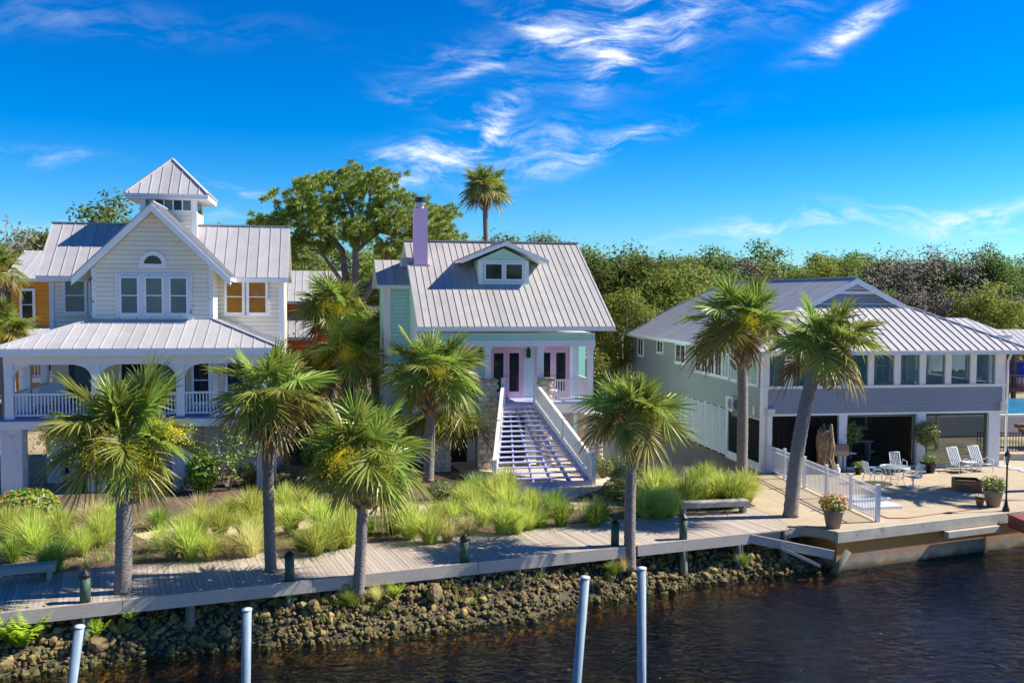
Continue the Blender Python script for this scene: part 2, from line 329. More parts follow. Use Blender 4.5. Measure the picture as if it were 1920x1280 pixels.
# river water: clear, brown, absorbing volume under a rippled mirror skin
def water():
    m = bpy.data.materials.new('river_water'); m.use_nodes = True; t = m.node_tree; N = t.nodes; N.clear(); L = t.links.new
    out = N.new('ShaderNodeOutputMaterial'); fr = N.new('ShaderNodeFresnel'); fr.inputs[0].default_value = 1.45
    gl = N.new('ShaderNodeBsdfGlossy'); gl.inputs['Roughness'].default_value = .02; gl.inputs['Color'].default_value = (.95, .97, 1, 1)
    tr = N.new('ShaderNodeBsdfTransparent'); ms = N.new('ShaderNodeMixShader'); L(fr.outputs[0], ms.inputs[0]); L(tr.outputs[0], ms.inputs[1]); L(gl.outputs[0], ms.inputs[2]); L(ms.outputs[0], out.inputs['Surface'])
    g = N.new('ShaderNodeNewGeometry'); mp = N.new('ShaderNodeMapping'); mp.inputs['Rotation'].default_value = (0, 0, R(-20)); mp.inputs['Scale'].default_value = (1.0, 2.1, 1); L(g.outputs['Position'], mp.inputs[0])
    n1 = N.new('ShaderNodeTexNoise'); n1.inputs['Scale'].default_value = 1.9; n1.inputs['Detail'].default_value = 4; n1.inputs['Roughness'].default_value = .5; n1.inputs['Distortion'].default_value = 1.2; L(mp.outputs[0], n1.inputs['Vector'])
    n2 = N.new('ShaderNodeTexNoise'); n2.inputs['Scale'].default_value = .25; n2.inputs['Detail'].default_value = 2; L(g.outputs['Position'], n2.inputs['Vector'])
    mr = N.new('ShaderNodeMapRange'); L(n2.outputs[0], mr.inputs[0]); mr.inputs[1].default_value = .3; mr.inputs[2].default_value = .7; mr.inputs[3].default_value = .35; mr.inputs[4].default_value = 1.0
    mu = N.new('ShaderNodeMath'); mu.operation = 'MULTIPLY'; L(n1.outputs[0], mu.inputs[0]); L(mr.outputs[0], mu.inputs[1])
    b = N.new('ShaderNodeBump'); b.inputs['Strength'].default_value = 1.0; b.inputs['Distance'].default_value = .42; L(mu.outputs[0], b.inputs['Height'])
    L(b.outputs[0], gl.inputs['Normal']); L(b.outputs[0], fr.inputs['Normal'])
    va = N.new('ShaderNodeVolumeAbsorption'); va.inputs['Color'].default_value = (.78, .67, .20, 1); va.inputs['Density'].default_value = 3.8; L(va.outputs[0], out.inputs['Volume'])
    return m
M['water'] = water()

# ------------------------------------------------------------------ building pieces
Z = Vector((0, 0, 1))
def roofplane(parent, poly, eave, m, sp=.46, rib=(.04, .026), thick=.16, name='roof', deckmat=None, off=0.0):
    """a roof slope: white edged deck, one metal pan per seam bay as sub-parts"""
    P = [Vector(p) for p in poly]; s = Vector(eave).normalized()
    nr = (P[1] - P[0]).cross(P[2] - P[0]).normalized()
    if nr.z < 0: nr = -nr
    t = nr.cross(s)
    if t.z < 0: s = -s; t = nr.cross(s)
    O = P[0]; q = [((p - O).dot(s), (p - O).dot(t)) for p in P]
    deck = MB().prism([p for p in P], -Z * thick).build(name, deckmat or M['white'], parent)
    s0, s1 = min(a for a, b in q), max(a for a, b in q); i0 = math.floor((s0 - off) / sp); x = i0 * sp + off
    while x < s1:
        c = clip(q, 0, x + .002, x + sp - .002)
        if c:
            b = MB(); b.prism([O + s * a + t * d + nr * .004 for a, d in c], nr * .026)
            r = clip(q, 0, x + .004, x + rib[0])
            if r: b.prism([O + s * a + t * d + nr * .03 for a, d in r], nr * rib[1])
            b.build('roof_panel', m, deck)
        x += sp
    return deck
def ridge(parent, a, b, m=None, w=.16):
    return MB().beam(Vector(a) + Z * .06, Vector(b) + Z * .06, w, .07).build('ridge_cap', m or M['roofd'], parent)
def siding(wall, O, U, poly, m, h=.2, name='siding_board'):
    """lapped boards on a wall polygon given as (along, z)"""
    O = Vector(O); U = Vector(U).normalized(); Nn = U.cross(Z)
    z0 = min(b for a, b in poly); z1 = max(b for a, b in poly); z = z0
    MB().prism([O + U * a + Z * b + Nn * .0015 for a, b in poly], Nn * .003).build('gap_shade_sheet', M['gapshade'], wall)  # dark sheet behind the boards paints shade into the lap gaps
    while z < z1 - .01:
        c = clip(poly, 1, z + .013, min(z + h, z1))
        if c:
            P = []; Q = []
            for a, b in c:
                k = (b - z) / h; base = O + U * a + Z * b
                P.append(base + Nn * (.034 - .02 * k)); Q.append(base + Nn * .006)
            n = len(P); MB().add(P + Q, [tuple(range(n)), tuple(range(2 * n - 1, n - 1, -1))] + [(i, i + n, (i + 1) % n + n, (i + 1) % n) for i in range(n)]).build(name, m, wall)
        z += h
def window(parent, O, U, w, h, gm, fm=None, trim=.1, cols=1, rows=2, depth=.09, sash=.045, name='window', sill=True):
    """framed window standing proud of its wall: O lower left corner of the whole frame, U along, w h outer size"""
    fm = fm or M['white']; O = Vector(O); U = Vector(U).normalized(); Nn = U.cross(Z)
    def bx(b, a0, a1, z0, z1, d0, d1): b.prism([O + U * a0 + Z * z0 + Nn * d0, O + U * a1 + Z * z0 + Nn * d0, O + U * a1 + Z * z1 + Nn * d0, O + U * a0 + Z * z1 + Nn * d0], Nn * (d1 - d0))
    b = MB(); bx(b, 0, trim, 0, h, .0, depth); bx(b, w - trim, w, 0, h, .0, depth); bx(b, trim, w - trim, 0, trim, 0, depth); bx(b, trim, w - trim, h - trim, h, 0, depth)
    if sill: bx(b, -.04, w + .04, -.05, -.002, 0, depth + .04)
    iw, ih = w - 2 * trim, h - 2 * trim; cw = iw / cols; rh = ih / rows
    for c in range(1, cols): bx(b, trim + c * cw - sash / 2, trim + c * cw + sash / 2, trim, h - trim, 0, depth - .015)
    for r in range(1, rows): bx(b, trim, w - trim, trim + r * rh - sash / 2, trim + r * rh + sash / 2, 0, depth - .03)
    f = b.build(name, fm, parent)
    for c in range(cols):
        for r in range(rows):
            g = MB(); bx(g, trim + c * cw + (sash / 2 if c else 0), trim + (c + 1) * cw - (sash / 2 if c < cols - 1 else 0), trim + r * rh + (sash / 2 if r else 0), trim + (r + 1) * rh - (sash / 2 if r < rows - 1 else 0), .036, .042); g.build('pane', gm, f)
    return f
def rail(parent, a, b, z0, z1, m, sp=.13, bw=.045, slope=0, nm='railing', top=.09):
    """top and bottom rail with separate balusters; a, b are (x, y) or 3D base points"""
    a = Vector(a); b = Vector(b)
    if len(a) == 2: a = a.to_3d(); b = b.to_3d()
    r = MB(); r.beam(a + Z * (z1 - .04), b + Z * (z1 - .04), top, .08); r.beam(a + Z * (z0 + .1), b + Z * (z0 + .1), .05, .07)
    ro = r.build(nm, m, parent); n = max(1, int((b - a).length / sp)); h = z1 - z0 - .2
    me = MB().box(-bw / 2, bw / 2, -bw / 2, bw / 2, 0, h).mesh('baluster', m)
    for i in range(n):
        p = a + (b - a) * ((i + .5) / n); ob('baluster', me, ro, p + Z * (z0 + .13))
    return ro

# ================================================================== SETTING
BW = 22.1; bo = Vector((-11.19, 24.9, 0)); bx_ = Vector((math.cos(R(BW)), math.sin(R(BW)), 0)); by_ = Vector((-bx_.y, bx_.x, 0))
def bwp(x, y, z=0): return bo + bx_ * x + by_ * y + Z * z
# ground sheet reaching the horizon; its river side follows the rear part of the boardwalk
gp = [bwp(-300, .9), bwp(21.2, .9), Vector((11.2, 34.6, 0)), Vector((19.0, 37.6, 0)), Vector((400, 190, 0)), Vector((1800, 2400, 0)), Vector((-1800, 2400, 0)), Vector((-1400, 100, 0))]
g = MB(); g.add([(p.x, p.y, -.03) for p in gp], [tuple(range(len(gp)))]); struct(g.build('ground', M['ground']))
def sheet(name, pts, m, z, th=None):
    b = MB(); pts = [Vector((p[0], p[1], 0)) for p in pts]
    if th: b.prism([(p.x, p.y, z - th) for p in pts], (0, 0, th))
    else: b.add([(p.x, p.y, z) for p in pts], [tuple(range(len(pts)))])
    o = b.build(name, m); 
    if not th:
        if o.data.polygons[0].normal.z < 0: o.data.flip_normals()
    return struct(o)
# planting bed, paths, patio
sheet('mulch_bed', [bwp(-8, 3.0), bwp(24, 3.0), G(1440, 955), G(1345, 905), G(1230, 905), G(1160, 905), G(1130, 862), G(900, 850), G(600, 900), G(380, 880), G(100, 930), G(-300, 960)], M['mulch'], -.020)
sheet('path', [G(840, 850), G(848, 872), G(905, 915), G(935, 934), G(1010, 940), G(1075, 934), G(1160, 902), G(1120, 885), G(1040, 850)], M['path'], -.012)
sheet('sand_strip', [G(250, 1000), G(300, 1022), G(420, 1010), G(700, 975), G(880, 960), G(1010, 945), G(1090, 955), G(1170, 950), G(1100, 940), G(880, 935), G(560, 950)], M['path'], -.016)
sheet('gravel_drive', [G(1150, 870), G(1240, 905), G(1350, 902), G(1445, 890), G(1300, 836), G(1180, 760), G(1150, 700), G(1125, 700), G(1130, 800)], M['gravel'], -.012)
sheet('dirt_road', [G(1100, 700), G(1200, 700), G(1230, 620), G(1150, 608), G(1110, 640)], M['path'], -.016)
sc0, sc1 = G(1567, 996), G(1872, 961)
sdir = (sc1 - sc0).normalized(); sn = Vector((-sdir.y, sdir.x, 0)); sc2 = sc0 + sdir * 30
patio = [sc0 + sn * .03, sc1 + sn * .03, sc2 + sn * .03, Vector((44, 62, 0)), Vector((23.5, 47, 0)), G(1440, 889), G(1330, 900), G(1440, 962), G(1480, 985)]
sheet('patio', patio, M['concrete'], .004, .3)
# patio slab joints (thin mortar-coloured strips set in the slab)
for a, b in (((1395, 905), (1560, 995)), ((1520, 940), (1600, 962)), ((1440, 892), (1640, 975))):
    struct(MB().beam(G(*a) + Z * .006, G(*b) + Z * .006, .03, .01).build('slab_joint', M['mortar']))
# seawall
sw = thing('seawall', 'low concrete seawall with orange water stains below the patio', 'wall', sc0)
L_ = 32; ang = math.atan2(sdir.y, sdir.x); sw.rotation_euler = (0, 0, ang)
for i, (x0, x1) in enumerate(((0, 5.2), (5.206, 10.4), (10.406, 32))):
    MB().box(x0, x1, -.12, .5, -.38, -.002).build('cap_slab', M['seacap'], sw)
MB().box(.05, L_, 0, .6, -3, -.383).build('wall_face', M['seawall'], sw)
MB().box(.05, .35, .6, 4, -3, -.06).build('return_wall', M['seawall'], sw)
MB().box(4.9, 7.6, -.34, -.125, -.62, -.40).build('timber_waler', M['seacap'], sw)
for k in range(26):
    pass
# river
wb = MB(); wb.box(-400, 400, -300, 36.0, -3.4, -1.4)
riv = struct(MB().add([(-500, -400, -1.4), (600, -400, -1.4), (600, 60, -1.4), (-500, 60, -1.4), (-500, -400, -9), (600, -400, -9), (600, 60, -9), (-500, 60, -9)],
    [(0, 1, 2, 3), (7, 6, 5, 4), (0, 4, 5, 1), (1, 5, 6, 2), (2, 6, 7, 3), (3, 7, 4, 0)]).build('river', M['water']))
# bank and river bed: a sloped sheet under the rocks running down into the water
wl = [(-20, 20.8), (-12.7, 23.4), (-11.06, 24.03), (-9.52, 24.88), (-7.11, 25.69), (-4.7, 26.0), (-2.39, 26.9), (.67, 28.07), (2.54, 29.6), (4.33, 30.44), (6.27, 31.6), (8.6, 32.4), (10.5, 33.1), (11.6, 33.6)]
def wl_at(x):
    for i in range(len(wl) - 1):
        if wl[i][0] <= x <= wl[i + 1][0]:
            t = (x - wl[i][0]) / (wl[i + 1][0] - wl[i][0]); return wl[i][1] + t * (wl[i + 1][1] - wl[i][1])
    return wl[0][1] + (x - wl[0][0]) * .4 if x < wl[0][0] else wl[-1][1] + (x - wl[-1][0]) * .43
bk = MB(); xs = [-60 + i * .5 for i in range(340)]; rows = []
for x in xs:
    y = wl_at(x); rows.append([(x - .35 * 3.2, y + 2.9, -.12), (x - .35 * 1.5, y + 1.4, -.42), (x, y, -1.42), (x + .25, y - .7, -1.80), (x + .6, y - 1.4, -3.2), (x + 3, y - 9, -7.5)])
vs = []; fs = []
for r in rows: vs += r
nr_ = 6
for i in range(len(rows) - 1):
    for k in range(nr_ - 1): fs.append((i * nr_ + k, i * nr_ + k + 1, (i + 1) * nr_ + k + 1, (i + 1) * nr_ + k))
rb = bk.add(vs, fs).build('river_bank', M['soil']); rb.data.materials.append(M['bed']); rb.data.materials.append(M['silt']); struct(rb)
for i, pq in enumerate(rb.data.polygons): pq.material_index = (0, 0, 1, 1, 1)[i % 5]

if rb.data.polygons[10].normal.z < 0: rb.data.flip_normals()
# rocks: eight shapes shared by all
def rockmesh(seed, sub=2):
    rnd = random.Random(seed); import bmesh
    b = bmesh.new(); bmesh.ops.create_icosphere(b, subdivisions=sub, radius=1)
    sx, sy, sz = rnd.uniform(.8, 1.25), rnd.uniform(.7, 1.0), rnd.uniform(.55, .85); off = Vector((rnd.random() * 90, 3, 7))
    cuts = [(Vector((rnd.gauss(0, 1), rnd.gauss(0, 1), rnd.gauss(0, 1))).normalized(), rnd.uniform(.55, .85)) for _ in range(6)]
    for v in b.verts:
        p = v.co.copy()
        for n, d in cuts:
            k = p.dot(n)
            if k > d: p -= n * (k - d)
        p *= 1 + .22 * noise.noise(p * 1.7 + off) + .08 * noise.noise(p * 5 + off)
        v.co = Vector((p.x * sx, p.y * sy, p.z * sz))
    me = bpy.data.meshes.new('rock'); b.to_mesh(me); b.free(); me.materials.append(M['rock']); return me
RM = [rockmesh(i) for i in range(9)]; RL = [rockmesh(i + 40, 1) for i in range(9)]
bank = struct(MB().add([(-14, 23.6, -1.2), (-13.8, 23.7, -1.2), (-13.9, 23.9, -1.1)], [(0, 1, 2)]).build('rock_bank', M['rock']))
rr_ = random.Random(3); cand = []
for i in range(6500):
    x = rr_.uniform(-15.5, 11.2); y0 = wl_at(x); t = rr_.random() ** 1.0
    d = -.35 + 2.15 * t; hgt = -1.42 + .72 * max(0, d) if d < 1.4 else -.42 + (d - 1.4) * .2
    if d < 0: hgt = -1.42 + d * .37
    s = rr_.uniform(.04, .105) if rr_.random() < .88 else rr_.uniform(.10, .17)
    if rr_.random() < .004: s = rr_.uniform(.22, .36)
    cand.append((s, Vector((x - .35 * d, y0 + d * .94, hgt + s * .35))))
cand.sort(key=lambda c: -c[0]); far = MB()
for i, (s, p) in enumerate(cand):
    rot = (rr_.uniform(0, 6), rr_.uniform(-.6, .6), rr_.uniform(0, 6)); me = (RM if i < 298 else RL)[rr_.randrange(9)]
    if i < 298: ob('rock', me, bank, p, rot, (s, s * rr_.uniform(.8, 1.1), s))
    else:
        mt = Matrix.Translation(p) @ Matrix.Rotation(rot[2], 4, 'Z') @ Matrix.Rotation(rot[0], 4, 'X') @ Matrix.Scale(s, 4)
        far.add([mt @ v.co for v in me.vertices], [tuple(q.vertices) for q in me.polygons])
far.build('small_rocks', M['rock'], bank, kind='stuff')
wd_ = MB()
for i in range(130):
    x = rr_.uniform(-15, 10.5); d = rr_.uniform(.5, 1.9); p = Vector((x - .35 * d, wl_at(x) + d * .94, (-1.42 + .72 * d if d < 1.4 else -.42 + (d - 1.4) * .2) + .06)); hh = rr_.uniform(.12, .34)
    for j in range(26):
        a = rr_.uniform(0, 6.28); ln = rr_.uniform(.2, 1); q = p + Vector((rr_.gauss(0, .08), rr_.gauss(0, .08), 0)); tip = q + Vector((math.cos(a) * ln * hh * .7, math.sin(a) * ln * hh * .7, hh * rr_.uniform(.6, 1))); w2 = Vector((-math.sin(a), math.cos(a), 0)) * .012; wd_.add([q - w2, q + w2, tip], [(0, 1, 2)])
wd_.build('bank_weeds', M['green'], None, kind='stuff', label='small weeds growing between the bank rocks', category='weeds')
for k, (u, v, s) in enumerate(((1668, 1042, .30), (1690, 1038, .33), (1712, 1032, .36))):
    tag(ob('boulder', RM[k + 2], None, G(u, v, -1.3), (0, .2 * k, k), (s * 1.1, s, s)), ['mossy boulder at the foot of the seawall, leftmost of three', 'mossy boulder at the foot of the seawall, middle of three', 'largest mossy boulder at the foot of the seawall, rightmost of three'][k], 'boulder', 'boulders below the seawall')
# ------------------------------------------------------------------ boardwalk
bwalk = struct(ob('boardwalk', None, None, bo, (0, 0, R(BW))))
plank_a = MB().box(-.066, .066, -.20, 3.25, -.045, 0).mesh('plank', M['wood'])
x = -9.0
rp = random.Random(5)
while x < 20.75:
    ob('plank', plank_a, bwalk, (x, rp.uniform(-.012, .012), rp.uniform(-.006, .003)), (0, 0, rp.uniform(-.002, .002))); x += .142
k = 0
while x < 23.6:
    y1 = 3.25; y0 = -.20 + (x - 20.75) * .02
    if x > 22.6: y0 += rp.uniform(0, .35) + (x - 22.6) * .9
    MB().box(-.066, .066, y0, y1, -.045, 0).build('plank', M['wood'], bwalk, loc=(x, 0, rp.uniform(-.006, .003))); x += .142
for (a, b) in ((-9, -3.1), (-3.09, .9), (.91, 5.9), (5.91, 10.9), (10.91, 15.98), (16.42, 20.8)):
    MB().box(a + .006, b, -.262, -.205, -.34, .025).build('fascia_board', M['woodgrey'], bwalk)
    MB().box(a + .006, b, -.262, .10, .004, .035).build('edge_board', M['woodgrey'], bwalk) if False else None
for yy_ in (.1, 1.6, 3.1): MB().box(-9, 23, yy_ - .05, yy_ + .05, -.25, -.05).build('joist', M['woodgrey'], bwalk)
for xx in (-5.2, -2.6, 0, 2.6, 5.3, 7.9, 10.55, 13.1, 15.6, 18.3, 20.5, 22.4):
    MB().tube([(xx, -.05, -2.2), (xx, -.05, -.06)], .13, 10).build('pile', M['pile'], bwalk, True)
MB().box(20.9, 23.4, .0, .09, -.36, -.05).build('end_board', M['woodgrey'], bwalk)
# broken timber running from the boardwalk end down to the seawall
e0 = bwp(20.8, -.23); e1 = G(1563, 1040, -.75)
ft = thing('broken_handrail', 'long grey timber slanting down from the boardwalk end to the seawall', 'timber', e0)
MB().beam((0, 0, -.16), e1 - e0, .07, .30).build('upper_timber', M['woodgrey'], ft)
MB().beam(Vector((1.0, -.2, -.42)), e1 - e0 + Vector((-.5, -.1, -.35)), .08, .10).build('lower_timber', M['woodgrey'], ft)
MB().tube([e1 - e0 + Vector((-.3, 0, -1.1)), e1 - e0 + Vector((.55, .1, .12))], [.13, .11], 10).build('log_prop', M['pile'], ft, True)
# bollards
def bollard(p, label):
    t = thing('bollard', label, 'bollard', p, 0, 'green bollards along the boardwalk edge')
    MB().lathe([(.135, -.02), (.135, .68)], 14).build('post', M['bollard'], t, True)
    MB().lathe([(.15, .66), (.155, .74), (.03, .86), (.0, .87)], 14).build('cap', M['black'], t)
for (u, v, lb) in ((160, 1128, 'mossy green bollard on the boardwalk edge, leftmost, between the bench and the first palm'), (543, 1088, 'green bollard on the boardwalk edge just right of the second palm'), (871, 1053, 'dark green bollard on the boardwalk edge in front of the stairs, alone between palms'),
                   (1153, 1022, 'dark green bollard on the boardwalk edge touching the fourth palm'), (1281, 1010, 'green bollard on the boardwalk edge in front of the wooden bench, rightmost')):
    bollard(G(u, v), lb)
# benches
def bench(p, rz, L, label):
    t = thing('bench', label, 'bench', p, rz, 'wooden benches beside the boardwalk')
    for k in range(3): MB().box(0, L, -.22 + k * .15, -.08 + k * .15, .43, .475).build('seat_slat', M['woodgrey'], t)
    MB().box(.0, L, -.25, -.222, .28, .45).build('apron', M['woodgrey'], t); MB().box(.0, L, .235, .26, .28, .45).build('apron', M['woodgrey'], t)
    for xx in (.12, L - .24):
        MB().box(xx, xx + .12, -.20, .21, 0, .28).build('leg', M['woodgrey'], t)
bench(G(1272, 965), R(12), 2.75, 'weathered wooden bench in front of the lime grass, right part of the boardwalk')
bench(G(-40, 1098), R(22), 1.95, 'weathered wooden bench cut by the left photo edge beside the grass')
# mooring poles standing in the water
for (ub, vb, ut, vt, dep, lb) in ((1081, 1280, 1097, 1083, 21.5, 'pale blue mooring pole leaning right, left one of the pair in front of the rocks'), (1203, 1280, 1203, 1066, 22.0, 'pale blue upright mooring pole, tallest, right one of the pair'),
                                  (461, 1280, 463, 1143, 21.5, 'pale blue mooring pole with white cap in the water left of the palms'), (135, 1280, 149, 1175, 21.0, 'short pale blue mooring pole leaning right at the lower left corner')):
    a = D(ub, vb, dep); b = D(ut, vt, dep); d = (b - a).normalized(); foot = a - d * 4
    t = thing('mooring_pole', lb, 'pole', foot, 0, 'mooring poles in the river')
    MB().tube([(0, 0, 0), b - foot], .105, 14).build('shaft', M['polem'], t, True)
    MB().tube([b - foot + d * .002, b - foot + d * .03], .115, 14).build('cap', M['pvc'], t, True)

# ================================================================== HOUSES
# ------------------------------------------------------------------ cream house (left)
H1 = thing('cream_house', 'cream two storey house with white trim, square roof tower and wraparound porch', 'house', G(28, 925), R(11))
X = (1, 0, 0); Y = (0, 1, 0)
w = MB().box(.2, 10.4, 5, 9.6, 0, 8.9).build('wing_wall', M['creamwall'], H1)
siding(w, (0, 5, 0), X, [(.2, 5.8), (2.5, 5.8), (2.5, 8.72), (.2, 8.72)], M['cream'], .2); siding(w, (0, 5, 0), X, [(7.45, 5.8), (10.4, 5.8), (10.4, 8.72), (7.45, 8.72)], M['cream'], .2)
b = MB(); b.prism([(2.5, 2.6, 3), (7.45, 2.6, 3), (7.45, 2.6, 9.4), (4.98, 2.6, 11.75), (2.5, 2.6, 9.4)], (0, 4.6, 0)); gw = b.build('gable_wall', M['creamwall'], H1)
siding(gw, (0, 2.6, 0), X, [(2.62, 6.98), (7.33, 6.98), (7.33, 9.3), (4.98, 11.6), (2.62, 9.3)], M['cream'], .2)
siding(gw, (7.45, 2.6, 0), Y, [(.12, 6.0), (2.4, 6.0), (2.4, 8.9), (.12, 8.9)], M['cream'], .2)
for (x0, x1, y0, y1, z0, z1) in ((2.46, 2.64, 2.55, 2.598, 6.95, 9.3), (7.31, 7.49, 2.55, 2.598, 6.95, 9.3), (7.452, 7.5, 2.6, 2.75, 6.95, 9.0), (.12, .32, 4.94, 4.998, 5.8, 8.72), (10.22, 10.44, 4.94, 4.998, 5.8, 8.72), (10.402, 10.45, 5.0, 5.2, 5.8, 8.7), (2.5, 7.45, 2.56, 2.597, 6.86, 6.98)):
    MB().box(x0, x1, y0, y1, z0, z1).build('corner_board', M['whitepeel'] if y0 < 2.7 else M['trimblue'], H1)
# windows
window(H1, (3.44, 2.565, 6.98), X, 3.16, 2.02, M['glassteal'], M['whitepeel'], .0, 1, 1, .05, sill=False, name='window_surround') if False else None
sr = MB().box(3.42, 6.62, 2.53, 2.565, 6.98, 8.99).build('window_surround', M['whitepeel'], H1)
for x0 in (3.62, 4.64, 5.66): window(H1, (x0, 2.528, 7.2), X, .78, 1.64, M['glassteal'], M['white'], .065, 1, 2, .07)
hr = MB()
for k in range(12):
    a0, a1 = math.pi * k / 12, math.pi * (k + 1) / 12
    hr.prism([(4.99 + .37 * math.cos(a0), 2.53, 9.40 + .37 * math.sin(a0)), (4.99 + .56 * math.cos(a0), 2.53, 9.40 + .56 * math.sin(a0)), (4.99 + .56 * math.cos(a1), 2.53, 9.40 + .56 * math.sin(a1)), (4.99 + .37 * math.cos(a1), 2.53, 9.40 + .37 * math.sin(a1))], (0, .05, 0))
hr.box(4.43, 5.55, 2.525, 2.57, 9.22, 9.395); ho = hr.build('half_round_window', M['white'], H1)
MB().prism([(4.99 + .37 * math.cos(math.pi * k / 12), 2.555, 9.40 + .37 * math.sin(math.pi * k / 12)) for k in range(13)], (0, .01, 0)).build('pane', M['glass'], ho)
window(H1, (.70, 4.965, 7.15), X, 1.05, 1.72, M['glassteal'], M['trimblue'], .13); window(H1, (1.80, 4.965, 7.15), X, .68, 1.72, M['glassteal'], M['trimblue'], .1)
window(H1, (7.74, 4.965, 7.13), X, .92, 1.70, M['glassbrown'], M['white'], .12); window(H1, (8.74, 4.965, 7.13), X, .98, 1.70, M['glassbrown'], M['white'], .12)
# roofs
roofplane(H1, [(-.3, 4.5, 8.86), (1.85, 4.5, 8.86), (4.55, 7.3, 11.38), (-.3, 7.3, 11.38)], X, M['roof'], .5, rib=(.045, .026))
roofplane(H1, [(8.25, 4.5, 8.86), (10.65, 4.5, 8.86), (10.65, 7.3, 11.38), (5.55, 7.3, 11.38)], X, M['roof'], .5, rib=(.045, .026))
roofplane(H1, [(-.3, 10.1, 8.86), (10.65, 10.1, 8.86), (10.65, 7.3, 11.38), (-.3, 7.3, 11.38)], X, M['roof'], .8)
roofplane(H1, [(1.78, 2.1, 8.82), (5.03, 2.1, 12.02), (5.03, 7.35, 12.02), (4.4, 7.35, 11.40), (1.78, 4.5, 8.82)], Y, M['roof'], .5, rib=(.045, .026))
roofplane(H1, [(8.30, 2.1, 8.82), (5.03, 2.1, 12.02), (5.03, 7.35, 12.02), (5.66, 7.35, 11.40), (8.30, 4.5, 8.82)], Y, M['roof'], .5, rib=(.045, .026))
ridge(H1, (5.03, 2.05, 12.02), (5.03, 6.6, 12.02)); ridge(H1, (-.32, 7.3, 11.38), (3.8, 7.3, 11.38)); ridge(H1, (6.3, 7.3, 11.38), (10.67, 7.3, 11.38))
for sx in (-1, 1):
    a = Vector((5.03, 2.07, 11.86)); bq = Vector((5.03 + sx * 3.26, 2.07, 8.66)); dd = (bq - a)
    MB().prism([a + Vector((0, 0, .10)), bq + Vector((0, 0, .10)), bq + Vector((0, 0, -.22)), a + Vector((0, 0, -.22))], (0, -.05, 0)).build('barge_board', M['white'], H1)
    MB().prism([a + Vector((0, .04, -.08)), bq + Vector((0, .04, -.08)), bq + Vector((0, .5, -.08)), a + Vector((0, .5, -.08))], (0, 0, -.03)).build('soffit', M['white'], H1)
for (x0, x1) in ((-.3, 1.9), (8.2, 10.65)): MB().box(x0, x1, 4.46, 4.497, 8.64, 8.86).build('eave_fascia', M['trimblue'], H1); MB().box(x0, x1, 4.5, 5.0, 8.66, 8.70).build('soffit', M['trimblue'], H1)
# tower
tw = MB().box(3.85, 6.3, 6.6, 9.05, 10.4, 12.80).build('tower', M['creamwall'], H1)
siding(tw, (0, 6.6, 0), X, [(4.0, 10.6), (6.15, 10.6), (6.15, 12.0), (4.0, 12.0)], M['cream'], .2)
for (x0, x1, y0, y1, z0, z1) in ((3.8, 4.02, 6.55, 6.598, 10.4, 12.62), (6.13, 6.35, 6.55, 6.598, 10.4, 12.62), (6.302, 6.35, 6.6, 6.8, 10.4, 12.62), (6.302, 6.35, 8.85, 9.05, 10.4, 12.62), (4.02, 6.13, 6.54, 6.598, 12.0, 12.08), (4.02, 6.13, 6.54, 6.598, 12.55, 12.62)):
    MB().box(x0, x1, y0, y1, z0, z1).build('tower_trim', M['white'], tw)
for i in range(5):
    wx = 4.04 + i * .42; MB().box(wx, wx + .36, 6.57, 6.597, 12.085, 12.545).build('tower_pane', M['glass'] if i % 2 else M['glassteal'], tw)
    MB().box(wx + .362, wx + .418, 6.545, 6.597, 12.085, 12.545).build('tower_mullion', M['white'], tw)
for i in range(3): MB().box(6.303, 6.325, 6.9 + i * .65, 7.4 + i * .65, 12.05, 12.5).build('tower_pane', M['glass'], tw)
ap = (5.07, 7.85, 14.62); cs = [(3.2, 5.98, 12.76), (6.94, 5.98, 12.76), (6.94, 9.72, 12.76), (3.2, 9.72, 12.76)]
for i in range(4):
    a, c = cs[i], cs[(i + 1) % 4]; roofplane(H1, [a, c, ap], Vector(c) - Vector(a), M['roof'], .44, off=.2, thick=.10, name='tower_roof'); ridge(H1, a, ap, M['roof'], .12)
MB().box(3.22, 6.92, 6.0, 9.7, 12.56, 12.645).build('tower_soffit', M['white'], H1)
# porch
pr = roofplane(H1, [(-.6, -.5, 5.86), (10.5, -.5, 5.86), (7.45, 2.6, 6.96), (2.5, 2.6, 6.96)], X, M['roof'], .5, name='porch_roof', thick=.14)
roofplane(H1, [(10.5, -.5, 5.86), (10.5, 5, 5.86), (7.45, 5, 6.96), (7.45, 2.6, 6.96)], Y, M['roof'], .5, name='porch_roof', thick=.14)
roofplane(H1, [(-.6, -.5, 5.86), (-.6, 5, 5.86), (2.5, 5, 6.96), (2.5, 2.6, 6.96)], Y, M['roof'], .5, name='porch_roof', thick=.14)
ridge(H1, (-.6, -.5, 5.86), (2.5, 2.6, 6.96), M['roof']); ridge(H1, (10.5, -.5, 5.86), (7.45, 2.6, 6.96), M['roof'])
MB().box(-.62, 10.52, -.54, -.503, 5.60, 5.86).build('porch_fascia', M['trimblue'], H1); MB().box(10.503, 10.54, -.5, 5, 5.60, 5.86).build('porch_fascia', M['trimblue'], H1)
MB().box(-.5, 10.4, -.5, 5.0, 5.56, 5.595).build('porch_ceiling', M['white'], H1)
MB().box(-.3, 10.1, -.16, .16, 5.22, 5.555).build('porch_beam', M['trimblue'], H1)
PX = [-.12, 3.16, 6.45, 9.85]
